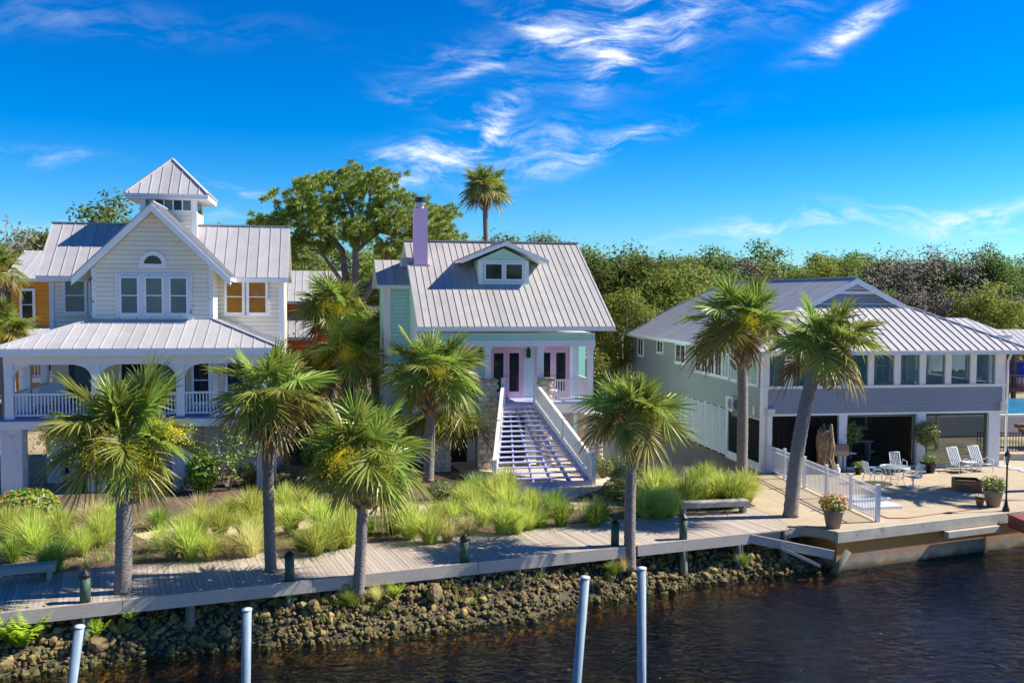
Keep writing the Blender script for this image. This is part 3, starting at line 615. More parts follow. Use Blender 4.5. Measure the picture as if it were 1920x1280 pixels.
for i, xx in enumerate(PX):
    p = MB().box(xx - .16, xx + .16, -.15, .15, 3.03, 5.218).build('porch_post', M['trimblue'], H1)
    for sg in (-1, 1):
        if (i == 0 and sg < 0) or (i == 3 and sg > 0): continue
        c = [(xx + sg * .162, -.08, 5.216), (xx + sg * .162, -.08, 4.60)] + [(xx + sg * (.162 + .58 * (1 - math.cos(a))), -.08, 4.60 + .58 * math.sin(a)) for a in [math.pi / 2 * k / 6 for k in range(1, 7)]] + [(xx + sg * .78, -.08, 5.216)]
        MB().prism(c, (0, .16, 0)).build('arch_bracket', M['trimblue'], p)
for i in range(3): rail(H1, (PX[i] + .16, 0), (PX[i + 1] - .16, 0), 3.06, 4.05, M['trimblue'])
rail(H1, (-.12, .2), (-.12, 4.9), 3.06, 4.05, M['trimblue'], .2)
for yy_ in (2.4, 5.0): MB().box(-.28, .02, yy_ - .15, yy_ + .15, 3.03, 5.56).build('porch_post', M['trimblue'], H1)
MB().box(-.5, 10.3, -.26, 5.0, 2.95, 3.03).build('porch_floor', M['deckblue'], H1); MB().box(-.48, 10.28, -.22, 4.98, 2.62, 2.947).build('floor_band', M['trimblue'], H1)
for xx in PX: MB().box(xx - .36, xx + .44, -.1, .7, -.2, 2.618).build('pier', M['stucco'], H1)
for xx in (.9, 4.2, 7.4): MB().box(xx - .3, xx + .3, 2.3, 2.8, -.2, 2.618).build('pier', M['stucco'], H1)
MB().box(2.2, 9.6, 4.2, 4.9, -.2, 2.6).build('ground_floor_wall', M['stucco'], H1)
for k in range(14): MB().box(1.0, 2.15, 4.2, 4.26, .15 + k * .17, .26 + k * .17).build('louvre_slat', M['white'], H1)
MB().box(.8, 2.2, 4.5, 4.9, -.2, 2.6).build('recess_shade_box', M['dark'], H1)  # solid box, the darkness of the recess is put into its colour
window(H1, (3.55, 2.59, 3.25), X, 1.25, 2.1, M['glass'], M['white'], .1); window(H1, (6.55, 2.59, 3.25), X, .82, 2.1, M['glass'], M['white'], .1)
MB().box(4.95, 6.3, 2.56, 2.598, 3.05, 5.2).build('door', M['navy'], H1); MB().box(5.2, 5.9, 2.548, 2.558, 3.3, 5.0).build('door_curtain', M['glassteal'], H1)
MB().box(.9, 2.3, 4.95, 4.998, 3.05, 5.25).build('door', M['navy'], H1); MB().box(1.15, 2.0, 4.935, 4.948, 3.3, 5.1).build('door_curtain', M['glassteal'], H1)
for (xx, zz) in ((7.75, 3.05), (9.3, 3.05)): window(H1, (xx, 4.99, 3.3), X, .9, 2.0, M['glass'], M['white'], .1)
# stair flank by the porch
MB().prism([(-.1, 4.0, 3.1), (1.0, 4.0, 3.6), (1.0, 4.0, 4.4), (-.1, 4.0, 3.9)], (0, .08, 0)).build('stair_flank', M['pale'], H1)

# ------------------------------------------------------------------ mint house (centre)
H2 = thing('mint_house', 'mint green house with grey metal roof, lilac chimney and blue front stairs', 'house', G(908, 878), R(11.5))
sl_ = .613
def rz2(y): return 6.65 + sl_ * (y + .6)
w = MB().box(-2.9, 5.15, 2.2, 11, 0, 6.6).build('wall', M['pale'], H2)
b = MB(); b.prism([(-2.9, 2.2, 6.6), (-2.9, 10.4, 6.6), (-2.9, 6.3, 10.5)], (8.05, 0, 0)); b.build('gable_wall', M['teal'], H2)
roofplane(H2, [(-3.2, -.6, 6.65), (6.15, -.6, 6.65), (6.15, 6.3, 10.88), (-3.2, 6.3, 10.88)], X, M['roofc'], .33, rib=(.022, .03))
roofplane(H2, [(-3.2, 13.2, 6.65), (6.15, 13.2, 6.65), (6.15, 6.3, 10.88), (-3.2, 6.3, 10.88)], X, M['roofc'], .8)
ridge(H2, (-3.22, 6.3, 10.88), (6.17, 6.3, 10.88), M['roofc'], .3)
MB().box(-3.2, 6.15, -.64, -.603, 6.46, 6.66).build('eave_fascia', M['offwhite'], H2)
MB().box(-3.1, 5.3, -.2, 2.2, 6.30, 6.34).build('porch_ceiling', M['white'], H2)
MB().box(-3.0, 5.28, -.18, .12, 6.02, 6.298).build('frieze', M['teal'], H2); MB().box(-3.0, 5.30, -.2, .14, 5.72, 6.017).build('porch_beam', M['white'], H2)
for xx in (-2.4, .14, 2.67, 5.09):
    MB().box(xx - .13, xx + .13, -.15, .11, 4.2 if xx in (.14, 2.67) else 3.1, 5.718).build('column', M['white'], H2)
    MB().box(xx - .17, xx + .17, -.19, .15, 5.56, 5.712).build('column_capital', M['white'], H2)
# porch deck
MB().box(-2.9, 5.3, -.12, 2.2, 2.98, 3.06).build('porch_floor', M['stairblue'], H2); MB().box(-2.88, 5.28, -.1, 2.18, 2.55, 2.977).build('floor_band', M['offwhite'], H2)
rail(H2, (3.2, 0), (4.96, 0), 3.08, 4.15, M['offwhite'], .12); rail(H2, (5.12, .15), (5.12, 2.1), 3.08, 4.15, M['offwhite'], .12); rail(H2, (-2.3, 0), (-.55, 0), 3.08, 4.15, M['offwhite'], .12)
# french doors
def doorpair(x0, z0):
    f = MB(); f.box(x0, x0 + .1, 2.13, 2.198, z0, z0 + 2.62); f.box(x0 + 1.66, x0 + 1.76, 2.13, 2.198, z0, z0 + 2.62); f.box(x0 + .1, x0 + 1.66, 2.13, 2.198, z0 + 2.42, z0 + 2.62)
    fr = f.build('door_frame', M['pink'], H2)
    for k in range(2):
        a = x0 + .105 + k * .78; d = MB(); d.box(a, a + .14, 2.145, 2.19, z0 + .02, z0 + 2.41); d.box(a + .63, a + .765, 2.145, 2.19, z0 + .02, z0 + 2.41); d.box(a + .14, a + .63, 2.145, 2.19, z0 + .02, z0 + .3); d.box(a + .14, a + .63, 2.145, 2.19, z0 + 2.2, z0 + 2.41)
        do = d.build('door', M['pink'], H2); MB().box(a + .14, a + .63, 2.165, 2.175, z0 + .3, z0 + 2.2).build('pane', M['glass'], do)
        MB().lathe([(.03, 0), (.03, .04)], 8, (a + .07 + .63 * (1 - k), 2.12, z0 + 1.05)).build('handle', M['black'], do)
doorpair(.58, 3.08); doorpair(2.95, 3.08); doorpair(-1.8, 3.08)
for xx in (.18, 2.56):
    l_ = MB().box(xx - .09, xx + .09, 2.02, 2.18, 5.05, 5.42); l_.lathe([(.11, 5.42), (.02, 5.58)], 8, (xx, 2.1, 0)); l_.build('wall_lantern', M['black'], H2)
# stone piers
def pier(x0, x1, y0, y1, z0, z1, seed):
    p = MB().box(x0 + .04, x1 - .04, y0 + .04, y1 - .04, z0, z1).build('stone_pier', M['mortar'], H2); rnd = random.Random(seed)
    for face in range(2):
        z = z0
        while z < z1 - .05:
            h = min(rnd.uniform(.18, .34), z1 - z); u = 0; Lf = (x1 - x0) if face == 0 else (y1 - y0)
            while u < Lf - .02:
                l2 = min(rnd.uniform(.2, .48), Lf - u)
                if Lf - u - l2 < .12: l2 = Lf - u
                k = rnd.uniform(0, .05); q = .016
                def pt(a, c, d): return (x0 + a, y0 + .04 - d, c) if face == 0 else (x1 - .04 + d, y0 + a, c)
                a0, a1, c0, c1 = u + q, u + l2 - q, z + q, z + h - q; cxm, czm = (a0 + a1) / 2, (c0 + c1) / 2
                n = rnd.choice((5, 6, 7)); ring = []
                for i in range(n):
                    an = 2 * math.pi * (i + rnd.uniform(-.2, .2)) / n; ex, ez = math.cos(an), math.sin(an); sq = 1 / max(abs(ex), abs(ez)) ** .75
                    ring.append((cxm + (a1 - a0) / 2 * ex * sq * rnd.uniform(.85, 1), czm + (c1 - c0) / 2 * ez * sq * rnd.uniform(.85, 1)))
                vs = [pt(a, c, 0) for a, c in ring] + [pt(cxm + (a - cxm) * .8, czm + (c - czm) * .8, .04 + k) for a, c in ring]
                fs = [(i, (i + 1) % n, (i + 1) % n + n, i + n) for i in range(n)] + [tuple(range(n, 2 * n))]
                MB().add(vs, fs).build('stone', M['stone'], p); u += l2
            z += h
    return p
pier(-.42, .56, -.35, .5, -.1, 4.1, 1); pier(2.55, 3.2, -.25, .4, -.1, 4.1, 2); pier(4.66, 5.68, -.35, .7, -.1, 2.55, 3); pier(-2.6, -1.62, -.35, .5, -.1, 2.55, 4)
for (x0, x1, y1) in ((-.46, .60, .54), (2.5, 3.25, .45)): MB().box(x0, x1, -.42, y1, 4.1, 4.2).build('pier_cap', M['concrete'], H2)
MB().box(-1.5, -.5, 2.05, 2.198, -.1, 2.5).build('garage_shade_panel', M['dark'], H2); MB().box(3.45, 3.95, 2.1, 2.198, -.1, 2.5).build('mint_panel', M['teal'], H2); MB().box(3.96, 4.9, 2.1, 2.198, -.1, 2.5).build('grey_panel', M['poolwall'], H2); MB().box(.5, 2.4, 2.1, 2.198, .0, 2.45).build('doorway_shade_panel', M['dark'], H2)  # near-black panels paint the shade inside the garage and doorway
# stairs, flared towards the ground
st = ob('staircase', None, H2); NS = 16
def sl_x(t): return (.92 - 1.22 * t, 2.30 + 1.60 * t)      # t: 0 at the top, 1 at the foot
for i in range(NS):
    t = (i + .5) / NS; z = 3.02 - 3.02 * (i + 1) / (NS + .0) + .10; y = -.15 - 4.35 * (i + .5) / NS; xa, xb = sl_x(t)
    MB().box(xa, xb, y - .15, y + .13, z - .05, z).build('tread', M['stairblue'], st)
for k in range(6):
    f = k / 5; top = Vector((.92 + 1.38 * f, -.13, 2.86)); bot = Vector((-.30 + 4.2 * f, -4.48, .0)); MB().beam(top + Vector((0, 0, -.08)), bot + Vector((0, 0, -.06)), .06, .24).build('stringer', M['stairblue'], st)
MB().box(-.30, 3.92, -4.62, -4.56, 0, .20).build('bottom_riser', M['stairblue'], st)
for sx in (0, 1):
    top = Vector((.84 if sx == 0 else 2.38, -.2, 3.02)); bot = Vector((-.36 if sx == 0 else 3.97, -4.55, .08))
    MB().beam(top + Z * .02, bot + Z * .05, .07, .30).build('side_stringer', M['offwhite'], st)
    mid = (top + bot) / 2
    for (p, q) in ((top, mid), (mid, bot)):
        MB().beam(p + Z * 1.02, q + Z * 1.02, .15, .07).build('handrail', M['offwhite'], st)
        n = 18
        for i in range(n):
            c = p + (q - p) * ((i + .5) / n); MB().box(c.x - .03, c.x + .03, c.y - .03, c.y + .03, c.z + .15, c.z + .99).build('baluster', M['offwhite'], st)
    for p, h in ((top, 1.25), (mid, 1.06), (bot, 1.12)): MB().box(p.x - .085, p.x + .085, p.y - .085, p.y + .085, p.z - .3 if p is not bot else -.05, p.z + h).build('newel_post', M['offwhite'], st)
# dormer
dy = 2.65; zb = rz2(dy)
dm = ob('dormer', None, H2)
MB().prism([(.16, dy, zb - .2), (2.62, dy, zb - .2), (2.62, dy, 9.86), (1.39, dy, 10.42), (.16, dy, 9.86)], (0, 2.4, 0)).build('dormer_wall', M['teal'], dm)
MB().box(.12, .36, dy - .05, dy - .002, zb, 9.80).build('trim', M['white'], dm); MB().box(2.42, 2.66, dy - .05, dy - .002, zb, 9.80).build('trim', M['white'], dm); MB().box(.36, 2.42, dy - .05, dy - .002, 9.74, 9.84).build('trim', M['white'], dm); MB().box(.36, 2.42, dy - .05, dy - .002, zb, zb + .12).build('trim', M['white'], dm)
for x0 in (.40, 1.42): window(dm, (x0, dy - .003, 8.82), X, .98, .9, M['glass'], M['white'], .09, 1, 1, .08, sill=False)
for sx in (-1, 1):
    e = Vector((1.39 + sx * 2.18, dy - .5, 9.80)); k = Vector((1.39, dy - .5, 10.70)); yb = (10.70 - 6.65) / sl_ - .6; ye = (9.80 - 6.65) / sl_ - .6
    roofplane(dm, [e, k, (1.39, yb, 10.70), (e.x, ye, 9.80)], Y, M['roofc'], .40, thick=.10, name='dormer_roof')
    MB().prism([e + Vector((0, -.005, .02)), k + Vector((0, -.005, .02)), k + Vector((0, -.005, -.16)), e + Vector((0, -.005, -.16))], (0, -.045, 0)).build('barge_board', M['white'], dm)
ridge(dm, (1.39, dy - .52, 10.70), (1.39, 5.9, 10.70))
# chimney
ch = MB().box(-2.88, -2.2, 4.1, 4.78, 9.2, 12.42).build('chimney', M['lilac'], H2)
MB().lathe([(.2, 12.42), (.2, 12.62), (.27, 12.64), (.27, 12.70), (.2, 12.72), (.2, 12.78)], 14, (-2.54, 4.44, 0)).build('flue', M['roofd'], ch); MB().lathe([(.28, 12.76), (.28, 12.96), (.2, 13.0)], 14, (-2.54, 4.44, 0)).build('flue_cap', M['black'], ch)
MB().box(-2.98, -2.1, 4.05, 4.09, 9.45, 9.62).build('flashing', M['roofd'], ch)
MB().box(-3.5, -2.9, 4.4, 5.0, 9.55, 9.95).build('cricket', M['roofd'], H2)
# side wings
roofplane(H2, [(-4.62, 6.0, 8.6), (-2.9, 6.0, 8.6), (-2.9, 8.2, 9.95), (-4.62, 8.2, 9.95)], X, M['roofc'], .46); roofplane(H2, [(-4.62, 10.4, 8.6), (-2.9, 10.4, 8.6), (-2.9, 8.2, 9.95), (-4.62, 8.2, 9.95)], X, M['roofc'], .8)
lw = MB().box(-4.22, -2.9, 6.5, 10, -.1, 8.5).build('wing_wall', M['teal'], H2); siding(lw, (0, 6.5, 0), X, [(-3.86, 4.5), (-2.92, 4.5), (-2.92, 8.4), (-3.86, 8.4)], M['teal'], .2); MB().box(-4.24, -3.87, 6.45, 6.498, -.1, 8.42).build('corner_board', M['offwhite'], H2)
MB().box(-4.62, -2.92, 5.96, 5.997, 8.42, 8.6).build('eave_fascia', M['offwhite'], H2)
roofplane(H2, [(6.0, 6.4, 8.95), (7.05, 6.4, 8.95), (7.05, 8.4, 10.2), (6.0, 8.4, 10.2)], X, M['roofc'], .4); MB().box(5.15, 6.8, 6.8, 9, -.1, 8.9).build('wing_wall', M['teal'], H2)

# ------------------------------------------------------------------ grey house (right)
H3 = thing('grey_house', 'slate grey two storey house with long sunroom windows and screened ground floor', 'house', G(1430, 885), R(9.5))
PW = 12.3
for (x0, x1) in ((.04, .42), (3.74, 4.15), (7.74, 8.18), (11.5, 12.1)): MB().box(x0, x1, -.02, .38, -.05, 2.618).build('post', M['trimblue'], H3)
fb = MB().box(.03, 12.27, .0, .22, 2.62, 3.86).build('front_wall', M['greysid'], H3); siding(fb, (0, 0, 0), X, [(.16, 2.70), (12.14, 2.70), (12.14, 3.78), (.16, 3.78)], M['greysid'], .18)
MB().box(.0, 12.3, -.06, -.035, 2.60, 2.70).build('band_trim', M['white'], H3); MB().box(.0, 12.3, -.10, .24, 3.865, 3.985).build('window_sill', M['white'], H3); MB().box(.0, 12.3, -.05, .22, 5.46, 5.60).build('window_head', M['white'], H3)
MB().box(.0, .155, -.05, -.002, 2.705, 3.86).build('corner_board', M['white'], H3); MB().box(12.145, 12.3, -.05, -.002, 2.705, 3.86).build('corner_board', M['white'], H3)
edges = [.0, .24, .99, 1.40, 2.26, 2.72, 3.75, 4.10, 5.15, 5.44, 6.48, 6.80, 7.79, 8.10, 9.12, 9.43, 10.43, 10.74, 11.76, 12.3]
for i in range(0, len(edges), 2): MB().box(edges[i], edges[i + 1], -.04, .2, 3.988, 5.458).build('mullion', M['white'], H3)
for i in range(1, len(edges) - 1, 2): MB().box(edges[i] + .002, edges[i + 1] - .002, .06, .068, 3.988, 5.458).build('sunroom_pane', M['glassclear'], H3)
# right end glazing and rear rooms
MB().box(12.06, 12.28, .2, 6, 2.62, 3.98).build('side_wall', M['greysid'], H3)
for y in (.9, 2.6, 4.3, 5.9): MB().box(12.08, 12.26, y, y + .16, 3.982, 5.6).build('side_mullion', M['white'], H3)
MB().box(.2, 12.2, .24, 6.5, 2.72, 2.86).build('sunroom_floor', M['crate'], H3); MB().box(.1, 12.2, .2, 6.5, 5.62, 5.66).build('sunroom_ceiling', M['white'], H3)
bw_ = MB(); bw_.box(.2, 8.2, 5.6, 5.75, 2.86, 5.6); bw_.box(8.2, 12.0, 5.9, 6.0, 2.86, 4.0); bw_.build('sunroom_rear_wall', M['inwall'], H3)
for x0 in (4.5, 6.0): MB().box(x0, x0 + 1.1, 5.56, 5.598, 4.25, 5.25).build('window_shade', M['yellowshade'], H3)
for x0 in (8.9, 10.4): window(H3, (x0, 5.88, 3.5), X, .9, 1.9, M['glassteal'], M['white'], .1, 2, 2)
MB().box(7.5, 8.25, 5.3, 5.55, 2.86, 5.5).build('dark_cabinet', M['black'], H3)
for x0 in (.6, 3.2, 7.3, 10.6):
    cu = MB()
    for k in range(8): cu.box(x0 + k * .06, x0 + k * .06 + .05, .34 + (k % 2) * .03, .38 + (k % 2) * .03, 2.9, 5.5)
    cu.build('curtain', M['mintcurt'] if x0 < 1 else M['inwall'], H3)
# left wall
lw = MB(); lw.box(-.02, .18, 4.3, 21, 2.5, 5.6); lw.box(-.02, .18, .3, 4.298, 2.4, 4.0); lw.box(-.02, .18, .3, 4.298, 5.25, 5.6); lo = lw.build('left_wall', M['greyside'], H3)
siding(lo, (-.02, 0, 0), (0, -1, 0), [(-20.9, 2.52), (-.3, 2.52), (-.3, 3.96), (-20.9, 3.96)], M['greyside'], .2); siding(lo, (-.02, 0, 0), (0, -1, 0), [(-20.9, 3.96), (-9.0, 3.96), (-9.0, 5.56), (-20.9, 5.56)], M['greyside'], .2)
UL = (0, -1, 0)
for (y0, w_, z0, h_) in ((19.5, 1.25, 4.2, 1.2), (15.5, 1.2, 4.62, .8), (12.0, 1.7, 4.25, 1.15)): window(H3, (-.05, y0, z0), UL, w_, h_, M['glass'], M['white'], .1, 2, 1)
for k in range(5): window(H3, (-.05, 8.75 - k * .98, 3.98), UL, .97, 1.3, M['glass'] if k < 4 else M['mintcurt'], M['white'], .1, 2, 1, name='casement')
for k in range(2): window(H3, (-.05, 3.72 - k * 1.7, 3.95), UL, 1.62, 1.42, M['mintcurt'] if k == 0 else M['mintcurt'], M['white'], .09, 1 + k, 1, name='sunroom_side_window')
MB().box(-.06, .2, -.02, .3, -.05, 5.6).build('corner_post', M['white'], H3)
MB().box(.0, .16, .3, 4.2, -.05, .34).build('knee_wall', M['white'], H3); MB().box(.05, .07, .3, 4.2, .342, 2.36).build('screen', M['screen'], H3); MB().box(-.03, .17, .3, 4.3, 2.36, 2.40).build('screen_head', M['white'], H3)
MB().box(-.02, .16, 4.22, 4.42, -.05, 2.5).build('louvre_post', M['trimblue'], H3)
for k in range(7):
    y0 = 4.46 + k * 1.0; q = MB(); q.box(-.02, .05, y0, y0 + .06, .02, 2.5); q.box(-.02, .05, y0 + .9, y0 + .96, .02, 2.5)
    for j in range(21): q.prism([(-.06, y0 + .06, .10 + j * .112), (-.05, y0 + .06, .09 + j * .112), (.04, y0 + .06, .15 + j * .112), (.03, y0 + .06, .16 + j * .112)], (0, .84, 0))
    q.build('louvre_panel', M['white'], H3)
MB().box(.1, .16, 4.4, 21, -.05, 2.5).build('ground_floor_wall', M['dark'], H3); MB().box(-.02, .12, 11.5, 21, -.05, 2.5).build('rear_side_wall', M['greyside'], H3)  # near-black ground floor wall paints the shade between the louvre slats
# ground floor screens and what is behind
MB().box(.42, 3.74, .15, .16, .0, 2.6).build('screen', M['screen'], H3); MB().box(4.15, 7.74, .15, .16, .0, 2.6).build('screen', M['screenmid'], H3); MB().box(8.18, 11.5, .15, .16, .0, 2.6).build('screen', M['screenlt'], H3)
for (x0, x1) in ((.42, 3.74), (4.15, 7.74), (8.18, 11.5)): MB().box(x0, x1, .1, .24, -.02, .12).build('screen_sill', M['white'], H3)
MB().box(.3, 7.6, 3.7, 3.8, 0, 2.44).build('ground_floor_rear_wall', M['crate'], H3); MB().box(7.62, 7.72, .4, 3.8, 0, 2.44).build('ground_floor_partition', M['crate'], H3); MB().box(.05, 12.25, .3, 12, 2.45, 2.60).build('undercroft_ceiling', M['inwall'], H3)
for x0 in (4.7, 6.1): window(H3, (x0, 3.68, 1.4), X, 1.15, 1.0, M['glassteal'], M['white'], .12, 1, 1)
for x0 in (8.9, 9.5, 10.3): MB().box(x0, x0 + .09, 3.2, 3.3, 0, 2.45).build('inner_post', M['offwhite'], H3)
MB().box(8.9, 10.4, 3.2, 3.3, 1.1, 1.2).build('inner_rail', M['offwhite'], H3); MB().box(12.1, 12.2, 5, 5.2, 0, 2.45).build('inner_post', M['offwhite'], H3)
for x0 in (1.2, 1.5, 1.8): MB().beam((x0, 1.6, 0), (x0 + .12, 1.9, 2.3), .05, .05).build('leaning_pole', M['offwhite'], H3)
MB().box(5.4, 6.7, 2.0, 2.6, .95, 1.02).build('counter_top', M['white'], H3); MB().box(5.5, 5.6, 2.1, 2.5, 0, .948).build('counter_leg', M['white'], H3); MB().box(6.5, 6.6, 2.1, 2.5, 0, .948).build('counter_leg', M['white'], H3)
MB().box(6.6, 6.9, 2.2, 2.5, .4, .5).build('stool', M['offwhite'], H3); MB().box(5.0, 5.25, 2.8, 3.05, 0, 2.44).build('inner_post', M['greyside'], H3)
# roof
s3 = .497; e0z = 5.62; yg = 3.6; zg = e0z + s3 * (yg + .6); rx = 6.3; rzz = e0z + s3 * 6.9
roofplane(H3, [(-.6, -.6, e0z), (13.2, -.6, e0z), (9.0, yg, zg), (3.6, yg, zg)], X, M['rooflit'], .41, rib=(.04, .045))
roofplane(H3, [(-.6, -.6, e0z), (-.6, 21.7, e0z), (rx, 20, rzz), (rx, 3.25, rzz), (3.25, 3.25, e0z + s3 * 3.85)], Y, M['roof'], .41)
roofplane(H3, [(13.2, -.6, e0z), (13.2, 21.7, e0z), (rx, 20, rzz), (rx, 3.25, rzz), (9.35, 3.25, e0z + s3 * 3.85)], Y, M['roof'], .5, rib=(.045, .026))
roofplane(H3, [(-.6, 21.7, e0z), (13.2, 21.7, e0z), (rx, 20, rzz)], X, M['roof'], 1)
ridge(H3, (rx, 3.2, rzz), (rx, 20, rzz)); ridge(H3, (13.2, -.6, e0z), (9.35, 3.25, e0z + s3 * 3.85)); ridge(H3, (-.6, -.6, e0z), (3.25, 3.25, e0z + s3 * 3.85)); ridge(H3, (-.6, 21.7, e0z), (rx, 20, rzz)); ridge(H3, (3.6, 3.56, zg), (9.0, 3.56, zg), M['white'])
gb = MB().prism([(3.7, yg, zg - .1), (8.9, yg, zg - .1), (rx, yg, rzz - .12)], (0, .3, 0)).build('gable_wall', M['greysid'], H3)
siding(gb, (0, yg, 0), X, [(3.95, zg + .1), (8.65, zg + .1), (rx + .9, rzz - .75), (rx - .9, rzz - .75)], M['greysid'], .18)
for sx in (-1, 1):
    a = Vector((rx, 3.24, rzz - .02)); c = Vector((rx + sx * 3.0, 3.24, rzz - .02 - 3.0 * s3)); MB().prism([a, c, c - Z * .26, a - Z * .26], (0, -.05, 0)).build('barge_board', M['white'], H3)
MB().box(rx - 1.25, rx + 1.25, yg - .12, yg - .04, rzz - .78, rzz - .64).build('gable_band', M['white'], H3); vt_ = MB().prism([(rx - .72, yg - .06, rzz - .58), (rx + .72, yg - .06, rzz - .58), (rx, yg - .06, rzz - .24)], (0, .04, 0)).build('gable_vent', M['greysid'], H3)
for k in range(3): MB().box(rx - .6 + k * .2, rx + .6 - k * .2, yg - .09, yg - .062, rzz - .56 + k * .1, rzz - .52 + k * .1).build('vent_slat', M['trimblue'], vt_)
MB().box(-.64, 13.24, -.70, -.603, 5.44, 5.62).build('gutter', M['white'], H3); MB().box(-.70, -.603, -.6, 21.7, 5.46, 5.62).build('gutter', M['white'], H3); MB().box(13.203, 13.3, -.6, 21.7, 5.46, 5.62).build('gutter', M['white'], H3)
MB().box(-.6, 13.2, -.6, 0, 5.47, 5.50).build('soffit', M['white'], H3); MB().box(-.6, -.02, 0, 21.7, 5.47, 5.50).build('soffit', M['white'], H3)
MB().tube([(-.62, 21.3, 5.45), (-.35, 21.1, 5.15), (-.1, 21.0, 5.1), (-.1, 21.0, .1)], .05, 8).build('downspout', M['white'], H3, True)
MB().tube([(12.36, -.3, 5.4), (12.36, -.1, 5.1), (12.36, -.1, .1)], .05, 8).build('downspout', M['white'], H3, True)
MB().tube([(-.1, -.3, 5.4), (-.1, -.12, 5.1), (-.1, -.12, .1)], .05, 8).build('downspout', M['white'], H3, True)
MB().box(.1, .45, -.24, -.05, 2.62, 2.95).build('meter_box', M['acwhite'], H3); MB().box(12.0, 12.3, -.24, -.06, 2.72, 3.1).build('meter_box', M['acwhite'], H3); MB().box(-.12, -.03, .75, 1.0, 2.55, 2.95).build('meter_box', M['acwhite'], H3)
# rear right wing with its own roof
roofplane(H3, [(11, 6.6, 6.0), (17.6, 6.6, 6.0), (16.4, 9, 6.9), (11, 9, 6.9)], X, M['rooflit'], .45, name='rear_roof'); roofplane(H3, [(17.6, 6.6, 6.0), (17.6, 13, 6.0), (16.4, 11, 6.9), (16.4, 9, 6.9)], Y, M['roof'], .45, name='rear_roof'); MB().box(13.4, 17.2, 9.4, 13, 3.9, 5.9).build('rear_wing_wall', M['white'], H3)
for k in range(4): MB().beam((13.6 + k * .9, 8.9, 4.2), (14.4 + k * .9, 8.9, 5.8), .08, .1).build('rear_brace', M['white'], H3)
# air conditioner on the side wall
ac = thing('air_conditioner', 'white outdoor air conditioner unit on the grey house side wall', 'air conditioner', (H3.matrix_basis @ Vector((-.40, 2.6, 2.5))), R(9.5))
MB().box(-.05, .30, 0, .9, 0, .72).build('casing', M['acwhite'], ac); MB().add([(-.055, .32 + .26 * math.cos(a), .36 + .26 * math.sin(a)) for a in [2 * math.pi * k / 16 for k in range(16)]], [tuple(range(16))]).build('fan_grille', M['cloth'], ac)
MB().add([(.1 + .18 * math.cos(a) + .06, -.006, .36 + .26 * math.sin(a)) for a in [2 * math.pi * k / 16 for k in range(16)]], [tuple(range(16))]).build('side_grille', M['cloth'], ac); MB().box(.02, .42, .1, .15, -.05, 0).build('bracket', M['black'], ac); MB().box(.02, .42, .75, .8, -.05, 0).build('bracket', M['black'], ac)

# ------------------------------------------------------------------ houses far behind
def far_house(name, label, p, rz, w, d, h, rise, m, over=.4, ridge_x=True):
    t = thing(name, label, 'house', p, rz); wl_ = MB().box(0, w, 0, d, -.1, h).build('wall', m, t)
    if ridge_x:
        roofplane(t, [(-over, -over, h), (w + over, -over, h), (w + over, d / 2, h + rise), (-over, d / 2, h + rise)], X, M['roof'], .5, rib=(.045, .026)); roofplane(t, [(-over, d + over, h), (w + over, d + over, h), (w + over, d / 2, h + rise), (-over, d / 2, h + rise)], X, M['roof'], .9)
        MB().prism([(0, 0, h), (0, d, h), (0, d / 2, h + rise * .9)], (w, 0, 0)).build('gable_wall', m, t)
    else:
        roofplane(t, [(-over, -over, h), (-over, d + over, h), (w / 2, d + over, h + rise), (w / 2, -over, h + rise)], Y, M['roof'], .5, rib=(.045, .026)); roofplane(t, [(w + over, -over, h), (w + over, d + over, h), (w / 2, d + over, h + rise), (w / 2, -over, h + rise)], Y, M['roof'], .5, rib=(.045, .026))
        MB().prism([(0, 0, h), (w, 0, h), (w / 2, 0, h + rise * .92)], (0, d, 0)).build('gable_wall', m, t); siding(wl_, (0, 0, 0), X, [(0, 3), (w, 3), (w, h), (0, h)], m, .25)
    return t
po = D(22, 600, 62); oh = far_house('orange_house', 'orange house behind the cream house at the left edge', (po.x, 62, 0), R(11), 9.5, 9, 9.0, 2.0, M['orangeh'])
siding(oh.children[0], (0, 0, 0), X, [(0, 3), (9.5, 3), (9.5, 8.9), (0, 8.9)], M['orangeh'], .25)
for x0 in (.5, 2.6, 5): window(oh, (x0, -.01, 6.3), X, .95, 2.1, M['glass'], M['white'], .16)
roofplane(oh, [(.8, -2.4, 5.1), (9.5, -2.4, 5.1), (9.5, 0, 5.9), (.8, 0, 5.9)], X, M['roof'], .5, name='porch_roof'); 
for x0 in (1.0, 3.4, 6): MB().box(x0, x0 + .25, -2.2, -1.95, 0, 4.98).build('porch_post', M['white'], oh)
window(oh, (2.0, -.01, 2.9), X, 1.0, 2.0, M['glass'], M['white'], .14); rail(oh, (1.0, -2.1), (6, -2.1), 2.8, 3.7, M['white'], .2)
MB().box(1, 9, -2.3, 0, 2.5, 2.8).build('porch_floor', M['white'], oh)
pr_ = D(522, 600, 66); rh = far_house('red_house', 'red house with grey metal roof behind the cream house', (pr_.x, 66, 0), R(11), 4.2, 8, 7.6, 2.2, M['redh'])
siding(rh.children[0], (0, 0, 0), X, [(0, 2), (4.2, 2), (4.2, 7.5), (0, 7.5)], M['redh'], .25); roofplane(rh, [(.2, -1.6, 5.2), (2.4, -1.6, 5.2), (2.4, 0, 6.6), (.2, 0, 6.6)], X, M['roof'], .5, name='porch_roof'); window(rh, (2.6, -.01, 3.2), X, .9, 1.6, M['glass'], M['white'], .14)
ps_ = D(688, 580, 70); far_house('garden_shed', 'small shed with pale blue metal roof behind the palms', (ps_.x, 70, 0), R(11), 3.2, 3.5, 6.2, 1.1, M['pale'])

